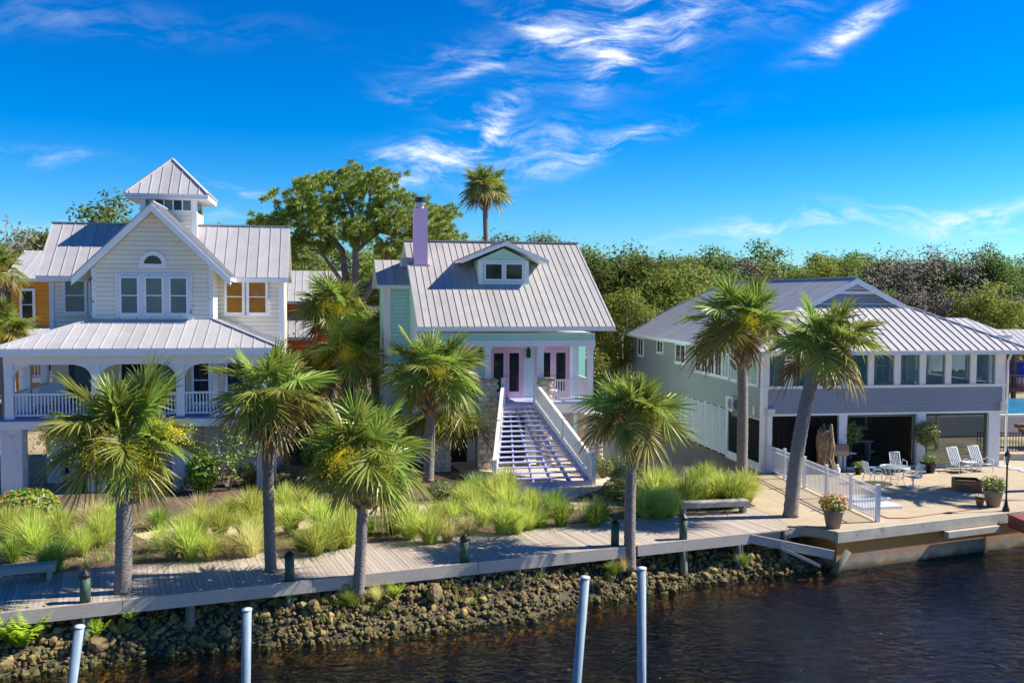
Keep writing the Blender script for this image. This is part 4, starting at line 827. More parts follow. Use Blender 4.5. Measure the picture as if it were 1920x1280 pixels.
# ================================================================== PATIO THINGS
# white fence
fa, fz = G(1437, 882), G(1645, 978); fdir = fz - fa; fl = fdir.length; fe = thing('white_fence', 'white metal picket fence crossing the patio down to the seawall', 'fence', fa, math.atan2(fdir.y, fdir.x))
nb = 5
for i in range(nb + 1):
    xx = fl * i / nb; pw = .05 if i < nb else .07; p = MB().box(xx - pw, xx + pw, -pw, pw, 0, 1.32); p.box(xx - pw - .015, xx + pw + .015, -pw - .015, pw + .015, 1.322, 1.36); p.build('post', M['pvc'], fe)
for z in (.1, 1.0, 1.2):
    for i in range(nb): MB().box(fl * i / nb + .052, fl * (i + 1) / nb - .052, -.02, .02, z, z + .04).build('rail', M['pvc'], fe)
pk = MB().box(-.011, .011, -.011, .011, 0, 1.1).mesh('picket', M['pvc'])
n = int(fl / .115)
for i in range(n): ob('picket', pk, fe, (fl * (i + .5) / n, .0, .12))
# garden chairs, table
def tubechair(p, rz, label, swivel=False):
    t = thing('patio_chair', label, 'chair', p, rz, 'white chairs round the glass table'); m = M['pvc']
    for s in (-1, 1):
        MB().tube([(s * .28, -.28, .02 if not swivel else .3), (s * .28, -.30, .62), (s * .28, .1, .66), (s * .28, .2, .42)], .018, 6).build('arm', m, t, True)
        MB().tube([(s * .24, -.26, .42), (s * .24, .22, .40), (s * .24, .38, .95)], .018, 6).build('side_rail', m, t, True)
        if not swivel: MB().tube([(s * .26, .2, .42), (s * .28, .32, .02)], .018, 6).build('leg', m, t, True)
    MB().beam((0, -.26, .425), (0, .22, .405), .47, .015).build('seat', M['strap'], t)
    for k in range(7): MB().beam((-.21 + k * .07, .22, .42), (-.21 + k * .07, .38, .95), .035, .012, (0, 1, 0)).build('back_strap', m, t)
    MB().tube([(-.24, .38, .95), (.24, .38, .95)], .018, 6).build('top_rail', m, t, True)
    if swivel:
        MB().tube([(.3 * math.cos(a), .3 * math.sin(a), .03) for a in [2 * math.pi * k / 20 for k in range(21)]], .02, 6).build('base_ring', m, t, True); MB().tube([(0, 0, .03), (0, 0, .4)], .03, 8).build('stem', m, t, True)
        for s in (-1, 1): MB().tube([(-.3, 0, .03), (.3, 0, .03)] if s < 0 else [(0, -.3, .03), (0, .3, .03)], .015, 6).build('base_spoke', m, t, True)
    return t
tubechair(G(1635, 905), R(100), 'white strap chair at the left of the round glass table'); tubechair(G(1712, 912), R(-75), 'white swivel chair with ring base at the right of the round table', True); tubechair(G(1683, 888), R(5), 'white strap chair behind the round glass table')
gt = thing('patio_table', 'round glass topped white patio table with curved legs', 'table', G(1677, 905))
MB().lathe([(.60, .70), (.60, .715)], 28).build('glass_top', M['tabletop'], gt, True); MB().tube([(.61 * math.cos(a), .61 * math.sin(a), .708) for a in [2 * math.pi * k / 28 for k in range(29)]], .022, 6).build('rim', M['pvc'], gt, True)
for k in range(4):
    a = R(45 + 90 * k); c, s = math.cos(a), math.sin(a); MB().tube([(.52 * c, .52 * s, .69), (.40 * c, .40 * s, .45), (.34 * c, .34 * s, .2), (.48 * c, .48 * s, .0)], .02, 6).build('leg', M['pvc'], gt, True)
MB().tube([(.33 * math.cos(a), .33 * math.sin(a), .22) for a in [2 * math.pi * k / 20 for k in range(21)]], .014, 6).build('leg_ring', M['pvc'], gt, True)
def lounger(p, rz, label):
    t = thing('lounge_chair', label, 'chair', p, rz, 'striped lounge chairs in front of the screens'); m = M['pvc']
    for s in (-1, 1):
        MB().tube([(s * .34, -.5, 0), (s * .34, -.48, .55), (s * .34, -.1, .62), (s * .34, .3, .40), (s * .34, .42, 0)], .024, 6).build('arm', m, t, True)
        MB().tube([(s * .29, -.48, .36), (s * .29, .1, .30), (s * .29, .5, 1.08)], .02, 6).build('side_rail', m, t, True)
    MB().beam((0, -.48, .36), (0, .1, .30), .58, .02).build('seat', M['strap'], t)
    bk_ = MB().beam((0, .1, .31), (0, .5, 1.06), .56, .02, (0, 1, 0)).build('back_sling', M['strap'], t)
    for k in range(6): MB().beam((-.24 + k * .096, .088, .315), (-.24 + k * .096, .488, 1.065), .036, .022, (0, 1, 0)).build('white_stripe', m, bk_)
    MB().tube([(-.29, .5, 1.08), (.29, .5, 1.08)], .02, 6).build('top_rail', m, t, True); MB().tube([(-.29, -.48, .36), (.29, -.48, .36)], .02, 6).build('front_rail', m, t, True)
lounger(G(1796, 884), R(14), 'green and white striped lounge chair on the patio, left of the pair'); lounger(G(1836, 881), R(14), 'green and white striped lounge chair, right of the pair beside the corner post')
sd_ = thing('side_table', 'small white side table between the two striped lounge chairs', 'table', G(1816, 884), R(10)); MB().box(-.3, .3, -.25, .25, .44, .47).build('top', M['pvc'], sd_)
for xx in (-.27, .27):
    for yy_ in (-.22, .22): MB().box(xx - .015, xx + .015, yy_ - .015, yy_ + .015, 0, .44).build('leg', M['pvc'], sd_)
# leaf clusters used by pots and shrubs
def leafblob(n, rx_, ry_, rz_, size, seed, base=.0, up=.3, shell=.55):
    rnd = random.Random(seed); b = MB()
    for i in range(n):
        d = Vector((rnd.gauss(0, 1), rnd.gauss(0, 1), rnd.gauss(0, 1))).normalized() * (shell + (1 - shell) * rnd.random())
        p = Vector((d.x * rx_, d.y * ry_, base + rz_ + d.z * rz_)); s = size * rnd.uniform(.6, 1.3)
        n_ = (d + Vector((rnd.gauss(0, .6), rnd.gauss(0, .6), rnd.gauss(0, .6) + up))).normalized(); a = n_.orthogonal().normalized(); a.rotate(Matrix.Rotation(rnd.uniform(0, 6.28), 3, n_)); c = n_.cross(a)
        b.add([p - a * s, p - c * s * .45 + n_ * s * .1, p + a * s, p + c * s * .45 + n_ * s * .1], [(0, 1, 2, 3)])
    return b
def flower_pot(p, label, s, potm, flm, seed, fl_n=150, lf=350):
    t = thing('flower_pot', label, 'flower pot', p, 0, None)
    MB().lathe([(.22 * s, 0), (.33 * s, .55 * s), (.36 * s, .56 * s), (.36 * s, .62 * s), (.32 * s, .62 * s), (.31 * s, .55 * s), (0.01, .55 * s)], 18).build('pot', potm, t, True)
    leafblob(lf, .46 * s, .46 * s, .30 * s, .07 * s, seed, .52 * s).build('foliage', M['leafy'], t)
    if fl_n: leafblob(fl_n, .48 * s, .48 * s, .30 * s, .055 * s, seed + 1, .58 * s, 1, .85).build('blossoms', flm, t)
flower_pot(G(1562, 989), 'grey planter of orange flowers at the seawall corner left of the fence', 1.05, M['planter'], M['orangefl'], 11, 260); flower_pot(G(1862, 949), 'large grey planter of dark red and white flowers beside the lamp post', 1.05, M['planter'], M['redfl'], 13, 120, 420)
flower_pot(G(1609, 889), 'black pot with leafy plant next to the grill under the topiary', .55, M['black'], M['orangefl'], 17, 0, 200); flower_pot(G(1744, 886), 'dark pot with bright green leafy plant beside the right topiary', .8, M['black'], M['orangefl'], 19, 0, 260); flower_pot(G(1837, 949), 'small terracotta pot left of the large red flower planter', .5, M['terra'], M['redfl'], 23, 0, 60)
for (u, v, lb, sd) in ((1592, 878, 'dark ball topiary tree in black pot between the first and second screens', 31), (1735, 880, 'dark ball topiary tree in front of the post between second and third screens', 33)):
    t = thing('topiary', lb, 'topiary', G(u, v), 0, 'ball topiaries at the screened porch'); MB().lathe([(.18, 0), (.25, .4), (.22, .4), (.2, .36), (.01, .36)], 14).build('pot', M['black'], t, True); MB().tube([(0, 0, .3), (.02, 0, 1.3)], .035, 8).build('stem', M['bark'], t, True); leafblob(1300, .62, .62, .62, .07, sd, 1.1).build('foliage', M['shrub'], t)
# driftwood, grill, gas bottle
dw = MB(); rnd = random.Random(4)
dw.tube([(.05, 0, 0), (0, 0, .3), (.03, 0, .8), (-.06, 0, 1.3), (.04, 0, 1.9), (.08, 0, 2.0)], [.46, .36, .30, .34, .30, .16], 12)
for k in range(17):
    a = 2 * math.pi * k / 17 + rnd.uniform(-.1, .1); x0, y0 = math.cos(a), math.sin(a); hh = rnd.uniform(1.75, 2.3); r1, r2, r3 = rnd.uniform(.26, .36), rnd.uniform(.28, .40), rnd.uniform(.24, .36)
    dw.tube([(x0 * .52, y0 * .45, 0), (x0 * r1 + rnd.uniform(-.05, .05), y0 * r1, hh * .3), (x0 * r2 + rnd.uniform(-.06, .06), y0 * r2 * .9, hh * .65), (x0 * r3 + rnd.uniform(-.06, .06), y0 * r3, hh * .9), (x0 * r3 * 1.05, y0 * r3, hh)], [.12, .075, .095, .085, .05], 6)
tag(dw.build('driftwood', M['drift'], None, True, loc=G(1547, 886)), 'tall gnarled driftwood stump standing behind the fence by the grill', 'driftwood')
gr = thing('grill', 'tan barbecue grill on legs between the driftwood and the topiary', 'grill', G(1572, 884), R(5)); MB().box(-.38, .38, -.25, .25, .78, 1.02).build('firebox', M['grill'], gr); MB().prism([(-.4, -.28, 1.02), (-.4, .28, 1.02), (-.4, .2, 1.26), (-.4, -.1, 1.28)], (.8, 0, 0)).build('lid', M['grill'], gr); MB().box(.42, .75, -.2, .2, .86, .89).build('side_shelf', M['acwhite'], gr); MB().box(-.72, -.42, -.2, .2, .86, .89).build('side_shelf', M['acwhite'], gr)
for xx in (-.3, .3):
    for yy_ in (-.2, .2): MB().box(xx - .02, xx + .02, yy_ - .02, yy_ + .02, 0, .78).build('leg', M['black'], gr)
gc = thing('gas_bottle', 'white gas bottle under the grill', 'gas bottle', G(1569, 892)); MB().lathe([(.13, 0), (.15, .05), (.15, .34), (.09, .42), (.04, .44)], 14).build('tank', M['acwhite'], gc, True); MB().lathe([(.09, .42), (.09, .52)], 10).build('collar', M['acwhite'], gc, True)
# open crate planter
cr = thing('crate_planter', 'empty brown wooden crate planter on the patio', 'planter', G(1812, 918), R(-12))
for k in range(3): MB().box(-.5, .5, -.45, -.41, .03 + k * .15, .165 + k * .15).build('board', M['crate'], cr); MB().box(-.5, .5, .41, .45, .03 + k * .15, .165 + k * .15).build('board', M['crate'], cr); MB().box(.46, .5, -.408, .408, .03 + k * .15, .165 + k * .15).build('board', M['crate'], cr); MB().box(-.5, -.46, -.408, .408, .03 + k * .15, .165 + k * .15).build('board', M['crate'], cr)
MB().box(-.455, .455, -.405, .405, .02, .05).build('base', M['crate'], cr)
# lamp post
lp = thing('lamp_post', 'black garden lamp post with lantern head at the seawall', 'lamp post', G(1886, 958)); MB().lathe([(.13, 0), (.13, .08), (.08, .22), (.05, .4), (.035, .5), (.032, 1.75), (.05, 1.8), (.03, 1.86)], 12).build('post', M['black'], lp, True); MB().lathe([(.06, 1.86), (.11, 2.12)], 6).build('lantern_glass', M['glassteal'], lp); MB().lathe([(.15, 2.12), (.08, 2.24), (.02, 2.34), (.03, 2.38), (0.005, 2.42)], 6).build('lantern_cap', M['black'], lp)
# white boards lying on the patio
for k, (u, v, lb) in enumerate(((1640, 950, 'white panel lying flat on the patio behind the fence, nearer the seawall'), (1622, 936, 'white panel lying flat on the patio behind the fence, farther from the seawall'))):
    tag(MB().box(-.8, .9, -.45, .45, .0, .09).build('flat_white_board', M['pvc'], None, loc=G(u, v) + Z * .01, rot=(0, 0, R(12 + 3 * k))), lb, 'panel', 'white panels on the patio')
hp = [G(u, v) + Z * .025 for u, v in ((1648, 966), (1665, 972), (1700, 972), (1740, 966), (1790, 960), (1830, 955))]; tag(MB().tube(hp, .018, 6).build('garden_hose', M['hose'], None, True), 'thin red hose snaking along the patio edge', 'hose')
# red dock at the right edge
dk = thing('red_dock', 'red brown floating dock at the right photo edge beside the lamp post', 'dock', G(1888, 962), R(-88)); MB().box(0, 6, .05, 3.5, -.5, -.06).build('frame', M['reddeck'], dk)
for k in range(40): MB().box(k * .15, k * .15 + .14, 0, 3.6, -.057, -.01).build('plank', M['reddeck'], dk)

# ------------------------------------------------------------------ things behind on the right
pl = thing('swimming_pool', 'raised swimming pool with pale wall behind the grey house', 'pool', Vector((27.5, 56, 0)), R(9)); MB().box(-8, 14, 0, 9, 0, 1.15).build('pool_wall', M['poolwall'], pl); MB().box(-7.8, 13.8, .25, 8.8, 1.0, 1.19).build('water_surface', M['poolwater'], pl); MB().box(-8.1, 14.1, -.1, .2, 1.155, 1.26).build('coping', M['white'], pl)
pv = thing('boat_shelter', 'open brown timber boat shelter with metal roof at the far right edge', 'shelter', Vector((34.5, 70, 0)), R(9))
for xx in (0, 2.4, 4.8, 7.2):
    for yy_ in (0, 4): MB().box(xx, xx + .25, yy_, yy_ + .25, 0, 4.3).build('post', M['browntimber'], pv)
MB().box(-.3, 8, -.3, .2, 4.1, 4.35).build('beam', M['browntimber'], pv); roofplane(pv, [(-.6, -.6, 4.4), (8, -.6, 4.4), (8, 2.2, 5.7), (-.6, 2.2, 5.7)], X, M['roof'], .5, rib=(.045, .026)); roofplane(pv, [(-.6, 5, 4.4), (8, 5, 4.4), (8, 2.2, 5.7), (-.6, 2.2, 5.7)], X, M['roof'], .8); MB().box(-.5, 9, -.8, 4.5, 1.3, 1.5).build('deck', M['reddeck'], pv); rail(pv, (-.4, -.7), (8, -.7), 1.5, 2.5, M['browntimber'], .3, .06)
bt = thing('covered_boat', 'boat under blue tarp inside the boat shelter', 'boat', Vector((35.2, 71.5, 1.55)), R(9)); MB().prism([(0, 0, .6), (7, 0, .6), (6.6, .2, 0), (.4, .2, 0)], (0, 2.2, 0)).build('hull', M['white'], bt); MB().prism([(0, -.05, .62), (0, 2.25, .62), (0, 1.8, 1.7), (0, .5, 1.7)], (7, 0, 0)).build('tarp', M['tarp'], bt)
bf = thing('black_fence', 'low black metal fence beyond the right corner post', 'fence', Vector((24.4, 50, 0)), R(-4))
for k in range(22): MB().box(k * .15, k * .15 + .03, 0, .03, .1, 1.1).build('picket', M['black'], bf)
for z in (.12, 1.05): MB().box(0, 3.3, -.005, .035, z, z + .04).build('rail', M['black'], bf)
MB().box(3.3, 3.45, -.06, .09, 0, 1.25).build('post', M['browntimber'], bf)
ws_ = thing('wooden_steps', 'brown wooden steps rising to the pool at the right edge', 'steps', Vector((28.0, 50.5, 0)), R(9))
for k in range(6): MB().box(0, 2.4, k * .35, k * .35 + .36, k * .2, k * .2 + .2).build('step', M['browntimber'], ws_)
sw2 = thing('stepping_stones', 'row of pale square stepping stones by the corner post', 'stepping stones', G(1868, 872))
for k in range(6): MB().box(-.35 + k * .22, .35 + k * .22, -k * .62, -k * .62 + .5, 0, .035).build('stone', M['poolwall'], sw2)
tag(MB().box(0, 7, 0, .3, 0, .32).build('kerb', M['seacap'], None, loc=G(1872, 862), rot=(0, 0, R(-4))), 'low pale concrete kerb beside the stepping stones', 'kerb')
for (u, v1, dep, lb) in ((1240, 545, 88, 'bare grey utility pole among the trees, left of two'), (1273, 528, 84, 'slim pale utility pole among the trees, right of two')):
    a = D(u, v1, dep); t = tag(MB().tube([(0, 0, 0), (0, 0, a.z)], [.14, .10], 8).build('utility_pole', M['bark'], None, True, loc=(a.x, a.y, 0)), lb, 'pole', 'poles among the trees')
# furniture seen through the sunroom and on the porch
def simple_chair(p, rz, label, m):
    t = thing('chair', label, 'chair', p, rz); MB().box(-.24, .24, -.24, .24, .42, .47).build('seat', m, t); MB().tube([(-.22, .24, .45), (-.24, .28, .85), (-.1, .3, 1.05), (.1, .3, 1.05), (.24, .28, .85), (.22, .24, .45)], .03, 6).build('back_hoop', m, t, True)
    for xx in (-.1, 0, .1): MB().box(xx - .02, xx + .02, .25, .29, .47, 1.02).build('back_slat', m, t)
    for xx in (-.2, .2):
        for yy_ in (-.2, .2): MB().box(xx - .02, xx + .02, yy_ - .02, yy_ + .02, 0, .42).build('leg', m, t)
L3 = lambda x, y, z: H3.matrix_basis @ Vector((x, y, z)); L2 = lambda x, y, z: H2.matrix_basis @ Vector((x, y, z)); L1 = lambda x, y, z: H1.matrix_basis @ Vector((x, y, z))
simple_chair(L3(3.3, 1.0, 2.87), R(190), 'white hoop back chair inside the sunroom behind the palms', M['white']); simple_chair(L3(6.6, 1.3, 2.87), R(200), 'white chair with dark seat inside the sunroom, middle windows', M['inwall']); simple_chair(L2(3.55, 1.2, 3.07), R(160), 'white hoop back chair on the mint house porch', M['white'])
sf = thing('sofa', 'grey sofa inside the sunroom behind the right windows', 'sofa', L3(8.3, 2.4, 2.87), R(9.5)); MB().box(0, 2.4, 0, .8, .1, .45).build('seat', M['cloth'], sf); MB().box(0, 2.4, -.2, -.005, .1, .95).build('backrest', M['cloth'], sf); MB().box(-.22, -.005, -.2, .8, .1, .68).build('arm', M['cloth'], sf); MB().box(2.405, 2.62, -.2, .8, .1, .68).build('arm', M['cloth'], sf)
ac2 = thing('armchair', 'dark armchair inside the sunroom behind the middle windows', 'armchair', L3(5.0, 2.2, 2.87), R(20)); MB().box(0, .9, 0, .8, .1, .45).build('seat', M['cloth'], ac2); MB().box(0, .9, .805, 1.0, .1, 1.1).build('backrest', M['cloth'], ac2)
cf = thing('ceiling_fan', 'black ceiling fan hanging above the mint house porch', 'fan', L2(4.05, 1.0, 5.72), R(11)); MB().lathe([(.10, 0), (.14, .08), (.14, .2), (.05, .28), (.02, .3), (.02, .6)], 12).build('motor', M['black'], cf, True)
for k in range(5): MB().beam(Vector((math.cos(R(72 * k)) * .14, math.sin(R(72 * k)) * .14, .1)), Vector((math.cos(R(72 * k)) * .72, math.sin(R(72 * k)) * .72, .1)), .14, .012).build('blade', M['black'], cf)

# ================================================================== PLANTS
# ------------------------------------------------------------------ palms
def frond_mesh(e_deg, seed, m, dead=False, short=1.0):
    rnd = random.Random(seed); b = MB(); e = R(e_deg); pts = []; p = Vector((0, 0, 0)); el = e + R(14); Lp = .80 * short
    for i in range(5):
        pts.append(p.copy()); p = p + Vector((math.cos(el), 0, math.sin(el))) * Lp / 4; el -= R(5 + (3 if e_deg < 40 else 0))
    b.tube(pts, [.035, .028, .022, .018, .014], 4, False); hub = pts[-1]; eh = el
    f = Vector((math.cos(eh), 0, math.sin(eh))); up = Vector((-math.sin(eh), 0, math.cos(eh))); sd = Vector((0, 1, 0)); N_ = 44
    for i in range(N_):
        ph = R(-128 + 256 * i / (N_ - 1) + rnd.uniform(-3, 3)); c, s = math.cos(ph), math.sin(ph); d = (f * c + sd * s + up * (.16 - .38 * (1 - c) * .4 + rnd.uniform(-.06, .06))).normalized()
        o = hub + f * .26 * max(0, c) ** 1.5 - Z * .06 * max(0, c); Lf = (.64 + .26 * (c + 1) / 2) * rnd.uniform(.88, 1.1) * (1 if not dead else .85); dr = rnd.uniform(.04, .20) * (1 if e_deg > 20 else (1.8 if e_deg > 0 else (2.6 if e_deg > -30 else 3.2))) * (1.6 if dead else 1)
        wd = d.cross(up).normalized(); wd.rotate(Matrix.Rotation(rnd.uniform(.25, .85) * (1 if i % 2 else -1), 3, d)); row = []
        for t, w_ in ((.02, .011), (.28, .025), (.55, .023), (.8, .014), (1.0, .002)):
            q = o + d * Lf * t - Z * dr * Lf * t ** 2.6; row += [q - wd * w_, q + wd * w_]
        b.add(row, [(2 * k, 2 * k + 1, 2 * k + 3, 2 * k + 2) for k in range(4)])
    return b.mesh('frond', m, False)
EL = [84, 66, 50, 34, 18, 2, -16, -36, -56]
FM = {}
for e in EL:
    FM[e] = [frond_mesh(e, 100 + e * 3 + k, M['frond']) for k in range(3)]
FB = {e: [frond_mesh(e, 500 + e, M['frondb'])] for e in (2, -16, -36, -56)}; FD = {e: [frond_mesh(e, 700 + e, M['frondd'], True)] for e in (-36, -56)}
def spray_mesh(seed, m, e_deg=20, L=1.15):
    rnd = random.Random(seed); b = MB(); e = R(e_deg); p = Vector((0, 0, 0)); pts = []
    for i in range(6): pts.append(p.copy()); p = p + Vector((math.cos(e), 0, math.sin(e))) * L / 5; e -= R(13)
    b.tube(pts, [.025, .02, .015, .012, .01, .006], 4, False)
    for i in range(64):
        t = rnd.uniform(.3, 1); k = min(4, int(t * 5)); o = pts[k] + (pts[k + 1] - pts[k]) * (t * 5 - k); d = Vector((rnd.gauss(.3, .6), rnd.gauss(0, .8), rnd.gauss(-.2, .5))).normalized(); L2_ = rnd.uniform(.18, .42)
        for j in range(18):
            q = o + d * L2_ * (j + rnd.random()) / 18 + Vector((rnd.gauss(0, .025), rnd.gauss(0, .025), rnd.gauss(0, .025) - .1 * (j / 18) ** 2)); a = Vector((rnd.gauss(0, 1), rnd.gauss(0, 1), rnd.gauss(0, 1))).normalized() * .016; c = a.orthogonal().normalized() * .012; b.add([q - a, q - c, q + a, q + c], [(0, 1, 2, 3)])
    return b.mesh('flower_stalk', m)
SPY = [spray_mesh(900 + k, M['flower'], 25 - 15 * k) for k in range(3)]; SPT = [spray_mesh(950 + k, M['flowertan'], 10 - 20 * k) for k in range(2)]
def palm(label, base, top, r, sc, n=36, spray=(0, 0), dead=3, old=5, seed=0, group='sabal palms', trunk_r2=None, boots=True, emin=-44):
    rnd = random.Random(seed + 50); base = Vector(base); top = Vector(top); t = thing('palm_tree', label, 'palm tree', base, 0, group); v = top - base; H = v.length
    pts = []; rs = []
    for i in range(46):
        k = i / 45; q = v * k; q.x += math.sin(k * 3.1) * .05 * (1 if seed % 2 else -1); bend = v.x * .12 * math.sin(k * math.pi); q.x -= bend
        pts.append(q); rs.append(r * (1.16 if i == 0 else 1.0) * (1 + (.035 if i % 2 else -.035) + rnd.uniform(-.025, .025)) * (1 - .10 * k))
    MB().tube(pts, rs, 14).build('trunk', M['ptrunk'], t, True)
    if boots:
        bt_ = MB()
        for i in range(44):
            a = i * 2.4; z = -1.55 + 1.6 * i / 44; rr = r * 1.05 + .05; d = Vector((math.cos(a), math.sin(a), 0)); o = v + Vector((0, 0, z * sc)); bt_.beam(o + d * rr * .75, o + d * (rr + .17) + Z * .26, .13, .06)
        bt_.build('leaf_boots', M['boot'], t)
    lst = []; pw = rnd.uniform(.78, 1.05); dead += 1; old += 1
    n += 1
    for i in range(n):
        k = (i + .5) / n; e = 86 - (86 - emin) * k ** pw + rnd.uniform(-13, 13); lst.append((e, i * 137.5 + rnd.uniform(-14, 14)))
    for i, (e, a) in enumerate(lst):
        eq = min(EL, key=lambda q: abs(q - e)); s = sc * .96 * rnd.uniform(.74, 1.14) * (.9 if eq > 70 else 1)
        if i >= n - dead and eq <= -36: me = FD[eq][0]; nm = 'dry_frond'
        elif i >= n - dead - old and eq in FB: me = FB[eq][0]; nm = 'frond'
        else: me = rnd.choice(FM[eq]); nm = 'frond'
        ob(nm, me, t, v + Vector((0, 0, rnd.uniform(-.25, .1) * sc)) + Vector((math.cos(R(a)), math.sin(R(a)), 0)) * r * .5, (rnd.uniform(-.75, .75), rnd.uniform(-.10, .10), R(a)), s)
    for k in range(spray[0]): ob('flower_stalk', SPY[k % 3], t, kind='stuff', loc=v + Z * (.05 * sc), rot=(0, 0, R(-80 + (k - (spray[0] - 1) / 2) * 50 + rnd.uniform(-15, 15))), sc=sc * rnd.uniform(1.25, 1.5))
    for k in range(spray[1]): ob('fruit_stalk', SPT[k % 2], t, kind='stuff', loc=v + Z * (-.05 * sc), rot=(0, 0, R(-90 + (k - spray[1] / 2) * 60 + rnd.uniform(-20, 20))), sc=sc * rnd.uniform(.9, 1.2))
    return t
palm('bushy low sabal palm with thick grey trunk growing through the boardwalk at left', G(230, 1110), D(230, 812, 25.7), .225, 1.22, 46, (4, 2), 0, 4, 1, emin=-60)
palm('sabal palm with rounded crown at the rear edge of the boardwalk, second from the left', G(508, 1070), D(503, 735, 27.9), .17, 1.06, 38, (0, 3), 3, 5, 2)
palm('short sabal palm rising from the rocks in front of the boardwalk, third from the left', G(672, 1114, -.55), D(682, 848, 27.1), .17, 1.14, 40, (2, 3), 0, 4, 3)
palm('sabal palm set in a gap of the boardwalk edge before the clipped shrubs', (3.87, 30.78, -.75), D(1190, 768, 31.0), .19, 1.1, 38, (1, 2), 1, 6, 4)
palm('tall sabal palm in front of the piers left of the blue stairs', G(803, 902), D(806, 690, 41.5), .24, 1.36, 40, (1, 3), 0, 4, 5)
palm('low sabal palm leaning behind the tall palm, beside the garage opening', G(838, 872), D(842, 772, 44.5), .22, 1.15, 30, (0, 1), 1, 4, 6)
palm('tall straight sabal palm with bare trunk in front of the grey house side wall', G(1390, 915), D(1390, 602, 40.5), .235, 1.36, 38, (1, 3), 4, 6, 7)
palm('tall sabal palm leaning right over the white fence', G(1482, 968), D(1542, 640, 35.6), .27, 1.18, 38, (0, 3), 2, 6, 8)
palm('very tall lone palm standing above the mint house roof', (D(916, 560, 74).x, 74, 0), D(908, 350, 74), .22, 1.15, 44, (1, 0), 6, 8, 9)
palm('sabal palm with bright yellow flower sprays between the cream and mint houses', (D(655, 700, 50).x, 50, .0), D(652, 662, 50), .30, 1.28, 38, (7, 1), 0, 3, 10)
palm('light green sabal palm at the foot of the big pine', (D(622, 640, 58).x, 58, 0), D(622, 572, 58), .28, 1.45, 36, (2, 1), 0, 3, 11)
palm('sabal palm with yellow flowers at the left of the mint side wing', (D(706, 640, 55).x, 55, 0), D(706, 618, 55), .28, 1.2, 32, (4, 0), 0, 3, 12)
palm('sabal palm against the orange house at the left photo edge, upper crown', (D(22, 600, 56).x, 56, 0), D(-8, 500, 56), .26, 1.05, 30, (1, 0), 0, 4, 13)
palm('low sabal palm with yellow sprays at the left photo edge above the porch roof', (D(15, 640, 50).x, 50, 0), D(2, 612, 50), .26, .95, 30, (4, 0), 0, 4, 14)
palm('short stemmed palmetto on the ground between the two left houses', G(690, 838), D(690, 790, 47), .22, 1.15, 26, (0, 0), 0, 2, 15, boots=False)
palm('dark sabal palm behind the yellow flowering palm, partly hidden', (D(590, 720, 54).x, 54, 0), D(588, 700, 54), .25, 1.0, 28, (0, 2), 6, 6, 16)
palm('tall palm just outside the right photo edge whose shadow falls on the patio', (23.6, 40.4, 0), (23.9, 40.4, 6.2), .24, 1.2, 36, (0, 1), 2, 4, 18)
palm('young palm crown in the wood behind the grey house', (D(1660, 580, 95).x, 95, 0), D(1650, 575, 95), .2, 1.3, 26, (0, 0), 4, 6, 17)
# ------------------------------------------------------------------ ornamental grass
def clump(seed, n, h, spread, m, w_=.012):
    rnd = random.Random(seed); b = MB()
    for i in range(n):
        a = rnd.uniform(0, 6.28); r0 = .16 * rnd.random() ** .5; lean = abs(rnd.gauss(.25, .35)) * spread; L2_ = h * rnd.uniform(.6, 1.12); d = Vector((math.cos(a), math.sin(a), 0)); o = d * r0; s = Vector((-d.y, d.x, 0)); s.rotate(Matrix.Rotation(rnd.uniform(-1, 1), 3, 'Z')); row = []
        for t, ww in ((0, w_), (.4, w_), (.75, w_ * .8), (1.0, .001)):
            q = o + d * lean * L2_ * (t ** 1.8) + Z * L2_ * (t - .42 * min(lean, 1) * t ** 2.4); row += [q - s * ww, q + s * ww]
        b.add(row, [(2 * k, 2 * k + 1, 2 * k + 3, 2 * k + 2) for k in range(3)])
    return b.mesh('ornamental_grass', m)
CL = {'l': [clump(20 + k, 520, 1.2, 1.25, M['lime'], .0085) for k in range(4)], 's': [clump(30 + k, 380, 1.1, 1.3, M['straw'], .008) for k in range(2)], 'g': [clump(40 + k, 320, 1.0, 1.3, M['green'], .010) for k in range(3)]}
GL = {'l': ('feathery lime green ornamental grass clump in the bed behind the boardwalk', 'lime grass clumps'), 's': ('pale straw yellow ornamental grass clump in the bed behind the boardwalk', 'straw grass clumps'), 'g': ('darker green arching grass clump in the bed behind the boardwalk', 'green grass clumps')}
